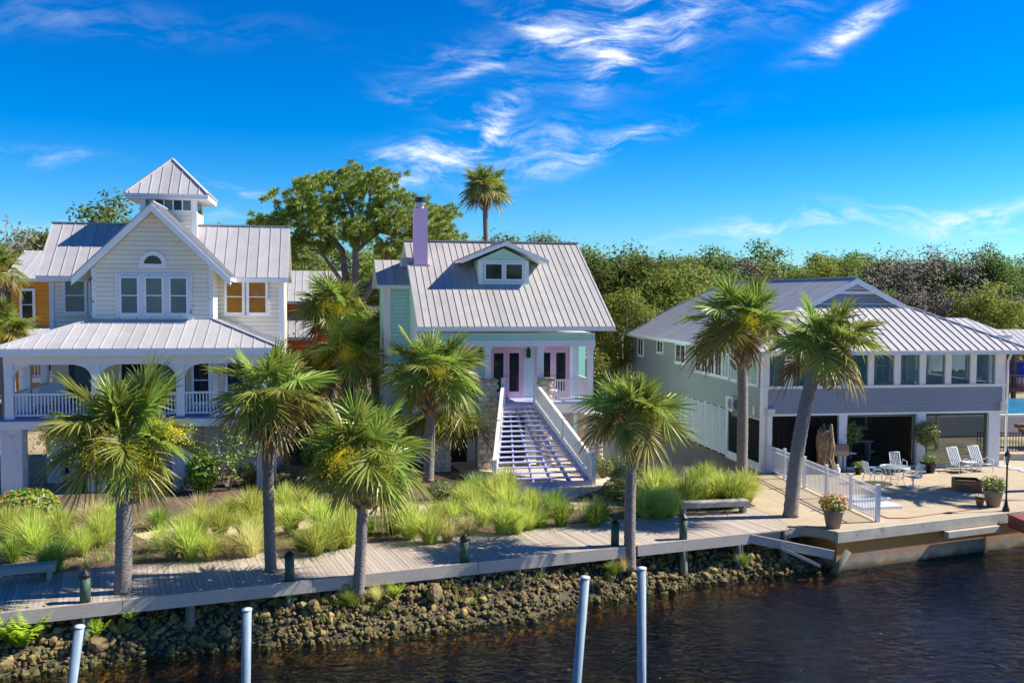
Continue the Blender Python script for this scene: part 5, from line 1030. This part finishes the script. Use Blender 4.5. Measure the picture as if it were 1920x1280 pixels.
gr_pts = [(25, 1052, 'g'), (70, 1035, 'l'), (105, 1068, 'g'), (150, 1040, 'l'), (195, 1022, 'l'), (120, 1010, 'l'), (60, 1000, 'l'), (20, 1015, 'l'), (180, 1000, 's'), (90, 1075, 'g'), (215, 1000, 'l'),
          (300, 1032, 'l'), (325, 1048, 's'), (360, 1048, 'l'), (395, 1050, 'l'), (430, 1045, 's'), (465, 1042, 's'), (340, 1010, 'l'), (375, 1000, 'l'), (410, 1005, 'l'), (450, 1005, 'l'), (490, 1020, 'l'), (430, 975, 'l'), (380, 975, 's'), (470, 975, 'l'), (560, 1032, 'g'), (590, 1040, 'l'), (625, 1030, 'l'), (650, 1025, 'l'), (545, 1000, 'l'), (600, 1000, 'l'), (640, 990, 'l'), (520, 985, 's'), (575, 965, 'l'), (300, 990, 'g'), (530, 960, 'l'),
          (690, 1000, 'g'), (735, 1000, 'g'), (770, 1010, 'l'), (800, 1018, 'l'), (840, 1015, 's'), (735, 968, 'l'), (765, 985, 'g'), (810, 990, 'l'), (850, 985, 'l'), (885, 1002, 's'), (905, 985, 'l'), (935, 1000, 'l'), (965, 1000, 'l'), (985, 992, 'l'), (1020, 988, 'g'), (1050, 985, 'g'), (890, 965, 'l'), (930, 955, 'l'), (960, 970, 'l'), (905, 945, 'g'), (950, 940, 'l'), (1000, 968, 'l'), (1035, 968, 'g'), (870, 950, 'l'), (720, 945, 'l'), (1115, 985, 'g'), (1130, 978, 'g'),
          (1210, 968, 'l'), (1235, 972, 'l'), (1260, 968, 'l'), (1225, 945, 'l'), (1250, 940, 'l'), (1285, 950, 'g'), (1305, 952, 'g'), (1325, 950, 'l'), (1345, 948, 'l'), (1310, 925, 'g'), (1330, 918, 'l'), (1290, 915, 's'), (1360, 945, 'l'), (1395, 945, 'l'), (1405, 940, 'l'), (1375, 952, 'g')]
rg = random.Random(9); gc_ = MB(); gl_ = MB()
for i in range(5200):
    x = rg.uniform(-6, 23); y = rg.uniform(3.4, 9.5); p = bwp(x, y); hh = rg.uniform(.06, .30); a = rg.uniform(0, 6.28); d = Vector((math.cos(a), math.sin(a), 0)); w2 = Vector((-d.y, d.x, 0)) * .011
    b_ = gc_ if noise.noise(Vector((x * .35, y * .5, 2))) > -.05 else gl_
    for j in range(3): q = p + Vector((rg.gauss(0, .07), rg.gauss(0, .07), -.02)); b_.add([q - w2, q + w2, q + d * hh * rg.uniform(.3, 1.2) + Z * hh * (1 if b_ is gc_ else .35)], [(0, 1, 2)])
gc_.build('ground_cover', M['green'], None, kind='stuff', label='low green growth on the mulch bed', category='ground cover'); gl_.build('leaf_litter', M['straw'], None, kind='stuff', label='dry straw litter on the mulch bed', category='leaf litter')
for (u, v, kd) in gr_pts:
    me = rg.choice(CL[kd]); s = rg.uniform(.72, 1.22) * (1.15 if v < 960 else 1.0); o = ob('ornamental_grass', me, None, G(u + rg.uniform(-6, 6), v) - Z * .02, (0, 0, rg.uniform(0, 6.28)), (s * 1.02, s * 1.02, s * .98)); reg = [n for x0, n in ((-99, 'left of the first palm'), (225, 'between the first and second palms'), (505, 'between the second and third palms'), (675, 'left of the stairs'), (890, 'below the blue stairs'), (1090, 'just left of the fourth palm'), (1185, 'behind the wooden bench')) if u >= x0][-1]; tag(o, GL[kd][0].replace('in the bed behind the boardwalk', reg), 'grass clump', GL[kd][1] + ' ' + reg)
# ------------------------------------------------------------------ shrubs
def shrub(name, u, v, label, rx_, rz_, m, seed, n=900, group=None, size=.05, cat='shrub'):
    t = thing(name, label, cat, G(u, v), 0, group); leafblob(n, rx_, rx_, rz_, size, seed, .05, .5, .8).build('foliage', m, t); b = MB()
    rnd = random.Random(seed)
    for k in range(5): b.tube([(0, 0, 0), (rnd.uniform(-.5, .5) * rx_, rnd.uniform(-.5, .5) * rx_, rz_ * 1.3)], [.03, .01], 5)
    b.build('stems', M['bark'], t); return t
for i, (u, v, lb) in enumerate(((1112, 885, 'clipped round shrub against the right stone pier, rear left of the group'), (1130, 893, 'clipped round shrub near the stair foot, in front of the pier shrub'), (1160, 888, 'dark clipped shrub in shade behind the fourth palm'), (1166, 912, 'clipped shrub left of the fourth palm trunk, middle row'), (1152, 935, 'clipped round shrub at the path edge, nearest the boardwalk'), (1176, 938, 'clipped shrub half hidden by the fourth palm trunk'),
                                (1208, 905, 'clipped shrub right of the fourth palm trunk'), (825, 938, 'clipped hedge shrub left of the stairs behind the grass'), (868, 938, 'dark clipped hedge shrub beside the path behind the grass'), (540, 905, 'clipped tiered shrub right of the second palm, upper one'), (530, 922, 'clipped tiered shrub right of the second palm, lower one'))):
    shrub('clipped_shrub', u, v, lb, .52 if i != 2 else .6, .38, M['shrub'], 200 + i, 1100, 'clipped round shrubs')
for i, (u, v, lb) in enumerate(((300, 915, 'loose green shrub behind the first palm by the cream house pier'), (345, 905, 'loose green shrub left of the sparse small tree'), (472, 905, 'loose green shrub left of the second palm trunk'), (250, 940, 'loose green shrub at the bed edge below the porch'), (590, 920, 'loose green shrub between second and third palms'), (745, 925, 'loose green shrub right of the third palm crown'))): shrub('green_shrub', u, v, lb, .62, .42, M['leafy'] if i % 2 else M['shrub'], 260 + i, 700, 'loose green shrubs', .075)
t = shrub('lantana_bush', 48, 985, 'bushy lantana with orange and yellow blossoms at the left edge', 1.15, .62, M['leafy'], 301, 1800, None, .085, 'bush'); leafblob(240, 1.12, 1.12, .6, .07, 302, .1, 1, .95).build('blossoms', M['orangefl'], t)
t = thing('small_tree', 'sparse small tree with twisting bare twigs in front of the cream house piers', 'tree', G(430, 918)); b = MB(); rnd = random.Random(12)
def twig(b, p, d, L, r, dep, rnd, ends, nseg=3, up=.1):
    pts = [p.copy()]; q = p.copy(); dd = d.copy()
    for i in range(nseg): dd = (dd + Vector((rnd.gauss(0, .22), rnd.gauss(0, .22), rnd.gauss(up, .2)))).normalized(); q = q + dd * L / nseg; pts.append(q.copy())
    b.tube(pts, [r * (1 - .55 * i / nseg) for i in range(nseg + 1)], 5 if dep > 1 else 3, False); ends.append(q.copy())
    if dep > 0:
        for k in range(rnd.choice((2, 3, 3))): j = rnd.randint(1, nseg); twig(b, pts[j], (dd + Vector((rnd.gauss(0, .65), rnd.gauss(0, .65), rnd.gauss(.1, .4)))).normalized(), L * rnd.uniform(.55, .8), r * .55, dep - 1, rnd, ends, nseg, up)
ends = []
for k in range(5): twig(b, Vector((0, 0, 0)), Vector((rnd.gauss(0, .5), rnd.gauss(0, .4), 1)).normalized(), 1.25, .06, 4, rnd, ends)
b.build('trunk', M['bark'], t); lf = MB()
for e in ends:
    if rnd.random() < (.65 if e.x > .2 or e.x < -.9 else .16):
        for k in range(9): q = e + Vector((rnd.gauss(0, .15), rnd.gauss(0, .15), rnd.gauss(0, .12))); a = Vector((rnd.gauss(0, 1), rnd.gauss(0, 1), rnd.gauss(0, .6))).normalized() * .085; c = a.orthogonal().normalized() * .04; lf.add([q - a, q - c, q + a, q + c], [(0, 1, 2, 3)])
lf.build('leaves', M['leafy'], t)
def fernbush(p, label, s, seed, n=26):
    rnd = random.Random(seed); b = MB()
    for k in range(n):
        a = rnd.uniform(0, 6.28); d = Vector((math.cos(a), math.sin(a), 0)); L2_ = s * rnd.uniform(.6, 1.1); le = rnd.uniform(.2, .9); sdv = Vector((-d.y, d.x, 0))
        for j in range(12):
            tt = (j + 1) / 12; q = d * le * L2_ * tt + Z * L2_ * (tt - .45 * le * tt ** 2); w2 = .20 * s * math.sin(math.pi * min(1, tt * .9 + .1)) + .02
            for sg in (-1, 1): dirv = (sdv * sg + d * .5 + Z * rnd.uniform(-.3, .2)).normalized() * w2; ww = d * .03 * s; b.add([q - ww * .6, q + dirv * .6 - ww, q + dirv, q + dirv * .5 + ww, q + ww * .6], [(0, 1, 2, 3, 4)])
    return tag(b.build('fern', M['fern'], None, loc=p), label, 'fern', 'ferns on the rocky bank')
fernbush(G(40, 1212, -.95), 'big bright yellow green fern bush on the rocks at the lower left corner', 1.25, 1, 46); fernbush(G(180, 1190, -.7), 'small bright fern on the rocks right of the leaning pole', .5, 2, 16); fernbush(G(242, 1160, -.5), 'tiny fern under the boardwalk left of the first palm', .35, 3, 12); fernbush(G(737, 1120, -.6), 'small fern beside the foot of the third palm', .55, 4, 18); fernbush(G(548, 1128, -.6), 'dark small fern under the boardwalk at the second bollard', .4, 5, 14)
for i, (u, v, lb) in enumerate(((655, 1135, 'tuft of wild grass on the rocks at the foot of the third palm'), (705, 1128, 'yellowish tuft of wild grass right of the third palm foot'), (1150, 1078, 'yellow green grass tuft on the bank below the fourth palm'), (1168, 1070, 'grass tuft on the bank touching the fourth palm foot'), (1395, 1062, 'sunlit weeds on the rocks under the boardwalk end'))):
    tag(ob('grass_tuft', CL['s' if i % 2 else 'g'][i % 2], None, G(u, v, -.75), (0, 0, i), .5), lb, 'grass tuft')
# understorey bushes between and behind the houses
for i, (u, v, dep, r_, m_, lb) in enumerate(((700, 760, 52, 1.3, 'fern', 'bright yellow green bush below the flowering palm'), (610, 760, 50, 1.5, 'oakl', 'leafy bush behind the second palm crown'), (560, 720, 57, 1.6, 'greyleaf', 'brown dry bush at the right corner of the cream house'), (555, 640, 62, 1.8, 'oak', 'dark leafy bush in front of the red house'), (740, 720, 58, 1.6, 'oak', 'dark bush behind the tall stair palm'), (640, 700, 62, 2.4, 'oak', 'dense dark thicket behind the flowering palm'), (1135, 690, 66, 1.5, 'oakl', 'yellowing bush at the right corner of the mint porch'), (1118, 665, 60, 1.2, 'oakl', 'small bush beside the mint porch column'), (600, 850, 44, .9, 'leafy', 'leafy bush behind the third palm crown'), (700, 850, 45, 1.0, 'oakl', 'light bush left of the stone pier under the tall palm'), (650, 800, 47, 1.3, 'leafy', 'broad leafy bush under the yellow flowering palm'), (575, 800, 46, 1.2, 'oak', 'dark bush right of the cream house porch'), (380, 872, 39, .7, 'leafy', 'small bush in front of the cream house ground floor'), (745, 800, 49, 1.1, 'oak', 'dark bush beside the mint house left corner'))):
    q = D(u, v, dep); t = thing('bush', lb, 'bush', (q.x, q.y, 0)); hh = max(.6, q.z); leafblob(1500, r_, r_, hh * .5 + .3, .12, 400 + i, 0, .3, .55).build('foliage', M[m_], t); MB().tube([(0, 0, 0), (.1, 0, hh * .8)], [.1, .03], 6).build('stem', M['bark'], t)

# ------------------------------------------------------------------ background trees
def tree_meshes(seed, Ht, Rr, z0, leafm, nclus=70, per=75, lsize=.26, flat=.7, limbs=10, trunk_r=.32, cr=1.25):
    rnd = random.Random(seed); tb = MB(); cb_ = MB(); tb.tube([(0, 0, 0), (rnd.uniform(-.2, .2), 0, z0 * .5), (rnd.uniform(-.3, .3), 0, z0), (rnd.uniform(-.5, .5), 0, z0 + (Ht - z0) * .5)], [trunk_r, trunk_r * .8, trunk_r * .65, trunk_r * .3], 8)
    cz = (z0 + Ht) / 2; hz = (Ht - z0) / 2
    for k in range(nclus):
        d = Vector((rnd.gauss(0, 1), rnd.gauss(0, 1), rnd.gauss(.15, 1))).normalized() * rnd.uniform(.45, 1.0); lump = 1 + .28 * noise.noise(d * 1.8 + Vector((seed, 0, 0)))
        c = Vector((d.x * Rr * lump, d.y * Rr * lump, cz + d.z * hz * lump))
        if k < limbs: o = Vector((0, 0, z0 * rnd.uniform(.6, 1.1))); tb.tube([o, o + (c - o) * .5 + Vector((0, 0, -.3)), c], [trunk_r * .45, trunk_r * .25, .04], 5, False)
        r = cr * rnd.uniform(.6, 1.2)
        for j in range(per):
            g3 = Vector((rnd.gauss(0, .45), rnd.gauss(0, .45), rnd.gauss(0, .45) * flat)); p = c + g3 * r; s = lsize * rnd.uniform(.6, 1.25); n_ = (g3 * .8 + Vector((rnd.gauss(0, .5), rnd.gauss(0, .5), .5))).normalized(); a = n_.orthogonal().normalized(); a.rotate(Matrix.Rotation(rnd.uniform(0, 6.28), 3, n_)); e = n_.cross(a)
            cb_.add([p - a * s, p - e * s * .5, p + a * s, p + e * s * .5], [(0, 1, 2, 3)])
    return tb.mesh('trunk', M['bark'], True), cb_.mesh('crown', leafm)
TV = {'oak': [tree_meshes(s, 12, 4.6, 3.2, M['oak'], 100, 150, .16) for s in (1, 2, 3)], 'light': [tree_meshes(s, 11, 3.6, 2.5, M['oakl'], 80, 140, .15) for s in (4, 5)], 'slim': [tree_meshes(s, 12, 2.1, 4.5, M['oak'], 44, 110, .15, trunk_r=.18) for s in (6, 7)]}
def twig_tree(seed):
    rnd = random.Random(seed); b = MB(); ends = []
    for k in range(3): twig(b, Vector((0, 0, 0)), Vector((rnd.gauss(0, .16), rnd.gauss(0, .16), 1)).normalized(), 4.6, .21, 5, rnd, ends, 3, .16)
    l = MB()
    for e in ends:
        for k in range(11): q = e + Vector((rnd.gauss(0, .4), rnd.gauss(0, .4), rnd.gauss(0, .4))); a = Vector((rnd.gauss(0, 1), rnd.gauss(0, 1), rnd.gauss(0, 1))).normalized() * .17; c = a.orthogonal().normalized() * .06; l.add([q - a, q - c, q + a, q + c], [(0, 1, 2, 3)])
    return b.mesh('trunk', M['twigbark']), l.mesh('crown', M['greyleaf'])
TV['brown'] = [tree_meshes(s, 11, 3.4, 2.2, M['greyleaf'], 80, 80, .12, limbs=34, trunk_r=.2) for s in (14, 15)]
TV['grey'] = [twig_tree(s) for s in (21, 22, 23)]
BASEH = {'oak': 12.6, 'light': 11.6, 'slim': 12.6, 'grey': 10.5, 'brown': 11.6}
LAB = {'oak': 'dark green leafy tree in the wood ', 'light': 'light green leafy tree in the wood ', 'slim': 'slender dark tree rising out of the wood ', 'grey': 'grey nearly bare tree in the wood ', 'brown': 'brownish grey thin leaved tree in the wood '}
rt = random.Random(31); TREES = []
def tree(kind, u, vtop, dep, wscale=1.0, where='behind the grey house', label=None):
    q = D(u, vtop, dep); h = q.z; tm, cm_ = rt.choice(TV[kind]); s = h / BASEH[kind]; grp = 'trees ' + where + ' ' + kind
    t = thing('tree', label or (LAB[kind] + where), 'tree', (q.x, dep, 0), rt.uniform(0, 6.28), grp.rsplit(' ', 1)[0], (s * wscale, s * wscale, s)); TREES.append((None if label else (kind, where), u, vtop, t)); ob('trunk', tm, t); ob('crown', cm_, t)
for (k, u, vt, dep, ws_c, wh) in [('oak', 1130, 446, 78, 1.0, 'behind the mint house'), ('oak', 1195, 448, 74, 1.15, 'between the mint and grey houses'), ('light', 1250, 470, 70, 1.0, 'between the mint and grey houses'), ('oak', 1235, 458, 82, 1.1, 'between the mint and grey houses'), ('oak', 1090, 455, 90, 1.0, 'behind the mint house'), ('light', 1170, 520, 66, .9, 'between the mint and grey houses'), ('oak', 1150, 470, 95, 1.1, 'behind the mint house'), ('light', 1300, 490, 90, 1.0, 'between the mint and grey houses'),
                               ('oak', 1000, 425, 96, 1.0, 'behind the mint house'), ('oak', 1040, 432, 100, 1.0, 'behind the mint house'), ('oak', 960, 428, 95, .9, 'behind the mint house'), ('light', 880, 425, 90, .9, 'behind the mint house'), ('oak', 850, 430, 85, 1.0, 'behind the mint house'), ('slim', 815, 415, 84, 1.2, 'behind the mint house'), ('light', 920, 440, 80, 1.0, 'behind the mint house'), ('oak', 780, 470, 78, 1.0, 'behind the mint house')]:
    tree(k, u, vt, dep, ws_c, wh)
xs_ = 1290; i = 0
while xs_ < 1990:
    k = rt.choice(['oak', 'oak', 'brown', 'light']) if xs_ < 1600 else rt.choice(['grey', 'brown', 'oak', 'slim', 'grey', 'brown'])
    tree(k, xs_, rt.uniform(455, 500) if k != 'slim' else rt.uniform(448, 470), rt.uniform(98, 128), rt.uniform(.8, 1.1)); xs_ += rt.uniform(16, 24)
xs_ = 1500
while xs_ < 1980:
    tree(rt.choice(['grey', 'brown', 'grey', 'brown']), xs_, rt.uniform(515, 545), rt.uniform(84, 96), rt.uniform(.9, 1.3), 'nearest the grey house'); xs_ += rt.uniform(28, 42)
tree('light', 1850, 520, 82, 1.2, label='bright yellow green leafy tree in the wood right of the grey roof'); tree('slim', 1445, 446, 110, 1.3, label='slender tree with tuft crown standing above the wood left of the grey ridge'); tree('slim', 1350, 458, 95, 1.2, label='slender dark tree above the drive between the houses')
for (k, u, vt, dep, w2) in [('oak', 130, 398, 78, 1.0), ('light', 90, 405, 82, 1.0), ('oak', 205, 400, 84, 1.0), ('oak', 50, 425, 80, 1.0), ('oak', 255, 408, 88, 1.0), ('oak', 420, 425, 90, .9), ('light', 10, 440, 85, 1.0), ('oak', 330, 412, 95, 1.0)]: tree(k, u, vt, dep, w2, 'behind the cream house')
tree('slim', 185, 352, 75, 1.1, label='tall slender tree with tufts behind the cream house left wing'); tree('grey', 18, 392, 70, .9, label='thin bare tree at the left edge behind the orange house')
for (u, vt, dep) in ((500, 405, 80), (545, 420, 84), (600, 440, 88), (700, 440, 86), (745, 430, 90), (580, 520, 72), (680, 520, 74), (740, 500, 76)): tree(rt.choice(['oak', 'light']), u, vt, dep, 1.0, 'behind the big pine')
LM = [(0, 'at the left photo edge'), (60, 'beyond the orange house'), (170, 'above the left wing roof'), (300, 'behind the roof tower'), (400, 'above the right wing of the cream house'), (520, 'left of the big pine trunks'), (640, 'behind the big pine trunks'), (730, 'left of the lilac chimney'), (800, 'right of the lilac chimney'), (890, 'beside the tall lone palm'), (970, 'above the dormer'),
      (1030, 'above the right end of the mint roof'), (1110, 'touching the mint roof edge'), (1180, 'in the gap between the roofs'), (1260, 'left of the grey roof'), (1330, 'above the far grey eave'), (1400, 'above the straight palm crown'), (1470, 'between the two leaning palm crowns'), (1530, 'left of the grey gable peak'), (1590, 'above the grey gable peak'), (1640, 'just right of the grey gable'), (1700, 'above the grey hip roof'), (1760, 'above the rear roof'), (1820, 'right of the rear roof'), (1880, 'at the right photo edge'), (1930, 'just past the right photo edge')]
KD = {'oak': 'dark green leafy tree', 'light': 'light green leafy tree', 'slim': 'slender dark tree', 'grey': 'grey nearly bare tree', 'brown': 'brownish grey thin leaved tree'}
buck = {}
for key, u, vt, t in TREES:
    if key is None: continue
    lm = [n for x0, n in LM if u >= x0][-1] if u >= 0 else LM[0][1]; buck.setdefault((key[0], lm), []).append((vt, t))
for (kd, lm), L_t in buck.items():
    L_t.sort(key=lambda q: q[0]); wd = [''] if len(L_t) == 1 else (['taller ', 'lower '] if len(L_t) == 2 else ['tallest '] + ['middle height '] * (len(L_t) - 2) + ['lowest '])
    for (vt, t), w_ in zip(L_t, wd): t['label'] = w_ + KD[kd] + ' ' + lm
# big spreading pine with its own limbs
bp = thing('big_pine', 'large spreading pine with forked trunks and layered bright green crown', 'tree', (D(655, 600, 62).x, 62, 0)); tb = MB(); cb2 = MB(); rnd = random.Random(77); k62 = 62 / 1800; bx0 = D(655, 600, 62).x
def P62(u, v, dy=0): q = D(u, v, 62); return Vector((q.x - bx0, dy, q.z))
limbs = [[(645, 640), (650, 540), (640, 470), (600, 420), (560, 385)], [(655, 640), (668, 560), (668, 470), (662, 400), (640, 345)], [(668, 560), (668, 470), (690, 410), (700, 350)], [(640, 470), (610, 440), (560, 440), (520, 430)], [(668, 470), (720, 430), (745, 390)], [(650, 540), (600, 470), (545, 465)], [(662, 640), (680, 560), (730, 480), (780, 420), (805, 390)], [(730, 480), (790, 450), (820, 420)], [(690, 430), (740, 440), (770, 440)], [(668, 470), (640, 400), (600, 350)]]
cl = []
for li, L2_ in enumerate(limbs):
    dy0 = rnd.uniform(-1.8, 1.8); pts = [P62(u, v, dy0 * i / len(L2_)) for i, (u, v) in enumerate(L2_)]
    if li in (0, 1, 6): pts[0].z = -0.5 if li != 6 else 0
    r0 = .34 if li in (0, 1, 6) else .16; tb.tube(pts, [r0 * (1 - .75 * i / (len(pts) - 1)) for i in range(len(pts))], 7)
blobs = [(560, 350, 34), (600, 330, 36), (640, 322, 34), (680, 320, 32), (720, 345, 30), (740, 360, 24), (540, 372, 28), (575, 385, 34), (620, 365, 36), (665, 355, 36), (705, 375, 30), (560, 410, 36), (530, 420, 30), (600, 400, 30), (505, 425, 24), (640, 395, 22), (690, 400, 24), (740, 395, 22), (665, 420, 22), (700, 425, 28), (735, 430, 28), (680, 445, 24), (620, 440, 20), (550, 445, 32), (580, 455, 28), (520, 450, 26), (540, 480, 26), (790, 370, 24), (765, 385, 22), (815, 385, 22), (825, 405, 20), (780, 430, 24), (805, 440, 22), (760, 455, 22), (720, 460, 22), (655, 335, 30), (725, 330, 22), (610, 420, 20), (575, 345, 26), (690, 335, 28), (830, 440, 24), (850, 445, 22)]
for (u, v, rpx) in blobs:
    v += 16 if v < 400 else 6
    R_ = rpx * k62
    for rep in range(3):
        c = P62(u, v, rnd.uniform(-2.6, 2.6) if rep else 0) + Vector((rnd.gauss(0, .3), 0, rnd.gauss(0, .25)))
        for sub in range(9):
            g0 = Vector((rnd.gauss(0, .5), rnd.gauss(0, .6), rnd.gauss(.05, .34))) * R_; pc = c + g0
            for j in range(60):
                d = Vector((rnd.gauss(0, 1), rnd.gauss(0, 1), rnd.gauss(.35, .8))).normalized(); L3_ = rnd.uniform(.14, .28); s = d.orthogonal().normalized() * .034; o = pc + d * .08; cb2.add([o - s, o + s, o + d * L3_ + s * .4, o + d * L3_ - s * .4], [(0, 1, 2, 3)])
tb.build('trunk', M['bark'], bp, True); cb2.build('crown', M['pine'], bp)

# ------------------------------------------------------------------ the opposite river bank, behind the camera: what the windows and water mirror
struct(MB().add([(-400, -60, -1.2), (400, -60, -1.2), (400, -400, -1.2), (-400, -400, -1.2)], [(3, 2, 1, 0)]).build('opposite_bank', M['ground']))
fw = MB()
for k in range(15):
    me = TV['light'][k % 2][1]; mt = Matrix.Translation((-75 + k * 11 + rt.uniform(-3, 3), -66 + rt.uniform(-4, 4), -1.2)) @ Matrix.Rotation(k * 1.3, 4, 'Z') @ Matrix.Scale(rt.uniform(1.0, 1.5), 4)
    vv = [mt @ q.co for q in me.vertices]; fw.add(vv[:len(vv) // 2 // 4 * 4], [(4 * i, 4 * i + 1, 4 * i + 2, 4 * i + 3) for i in range(len(vv) // 8)])
fw.build('opposite_wood', M['oak'], None, kind='stuff', label='wood on the opposite river bank', category='wood')
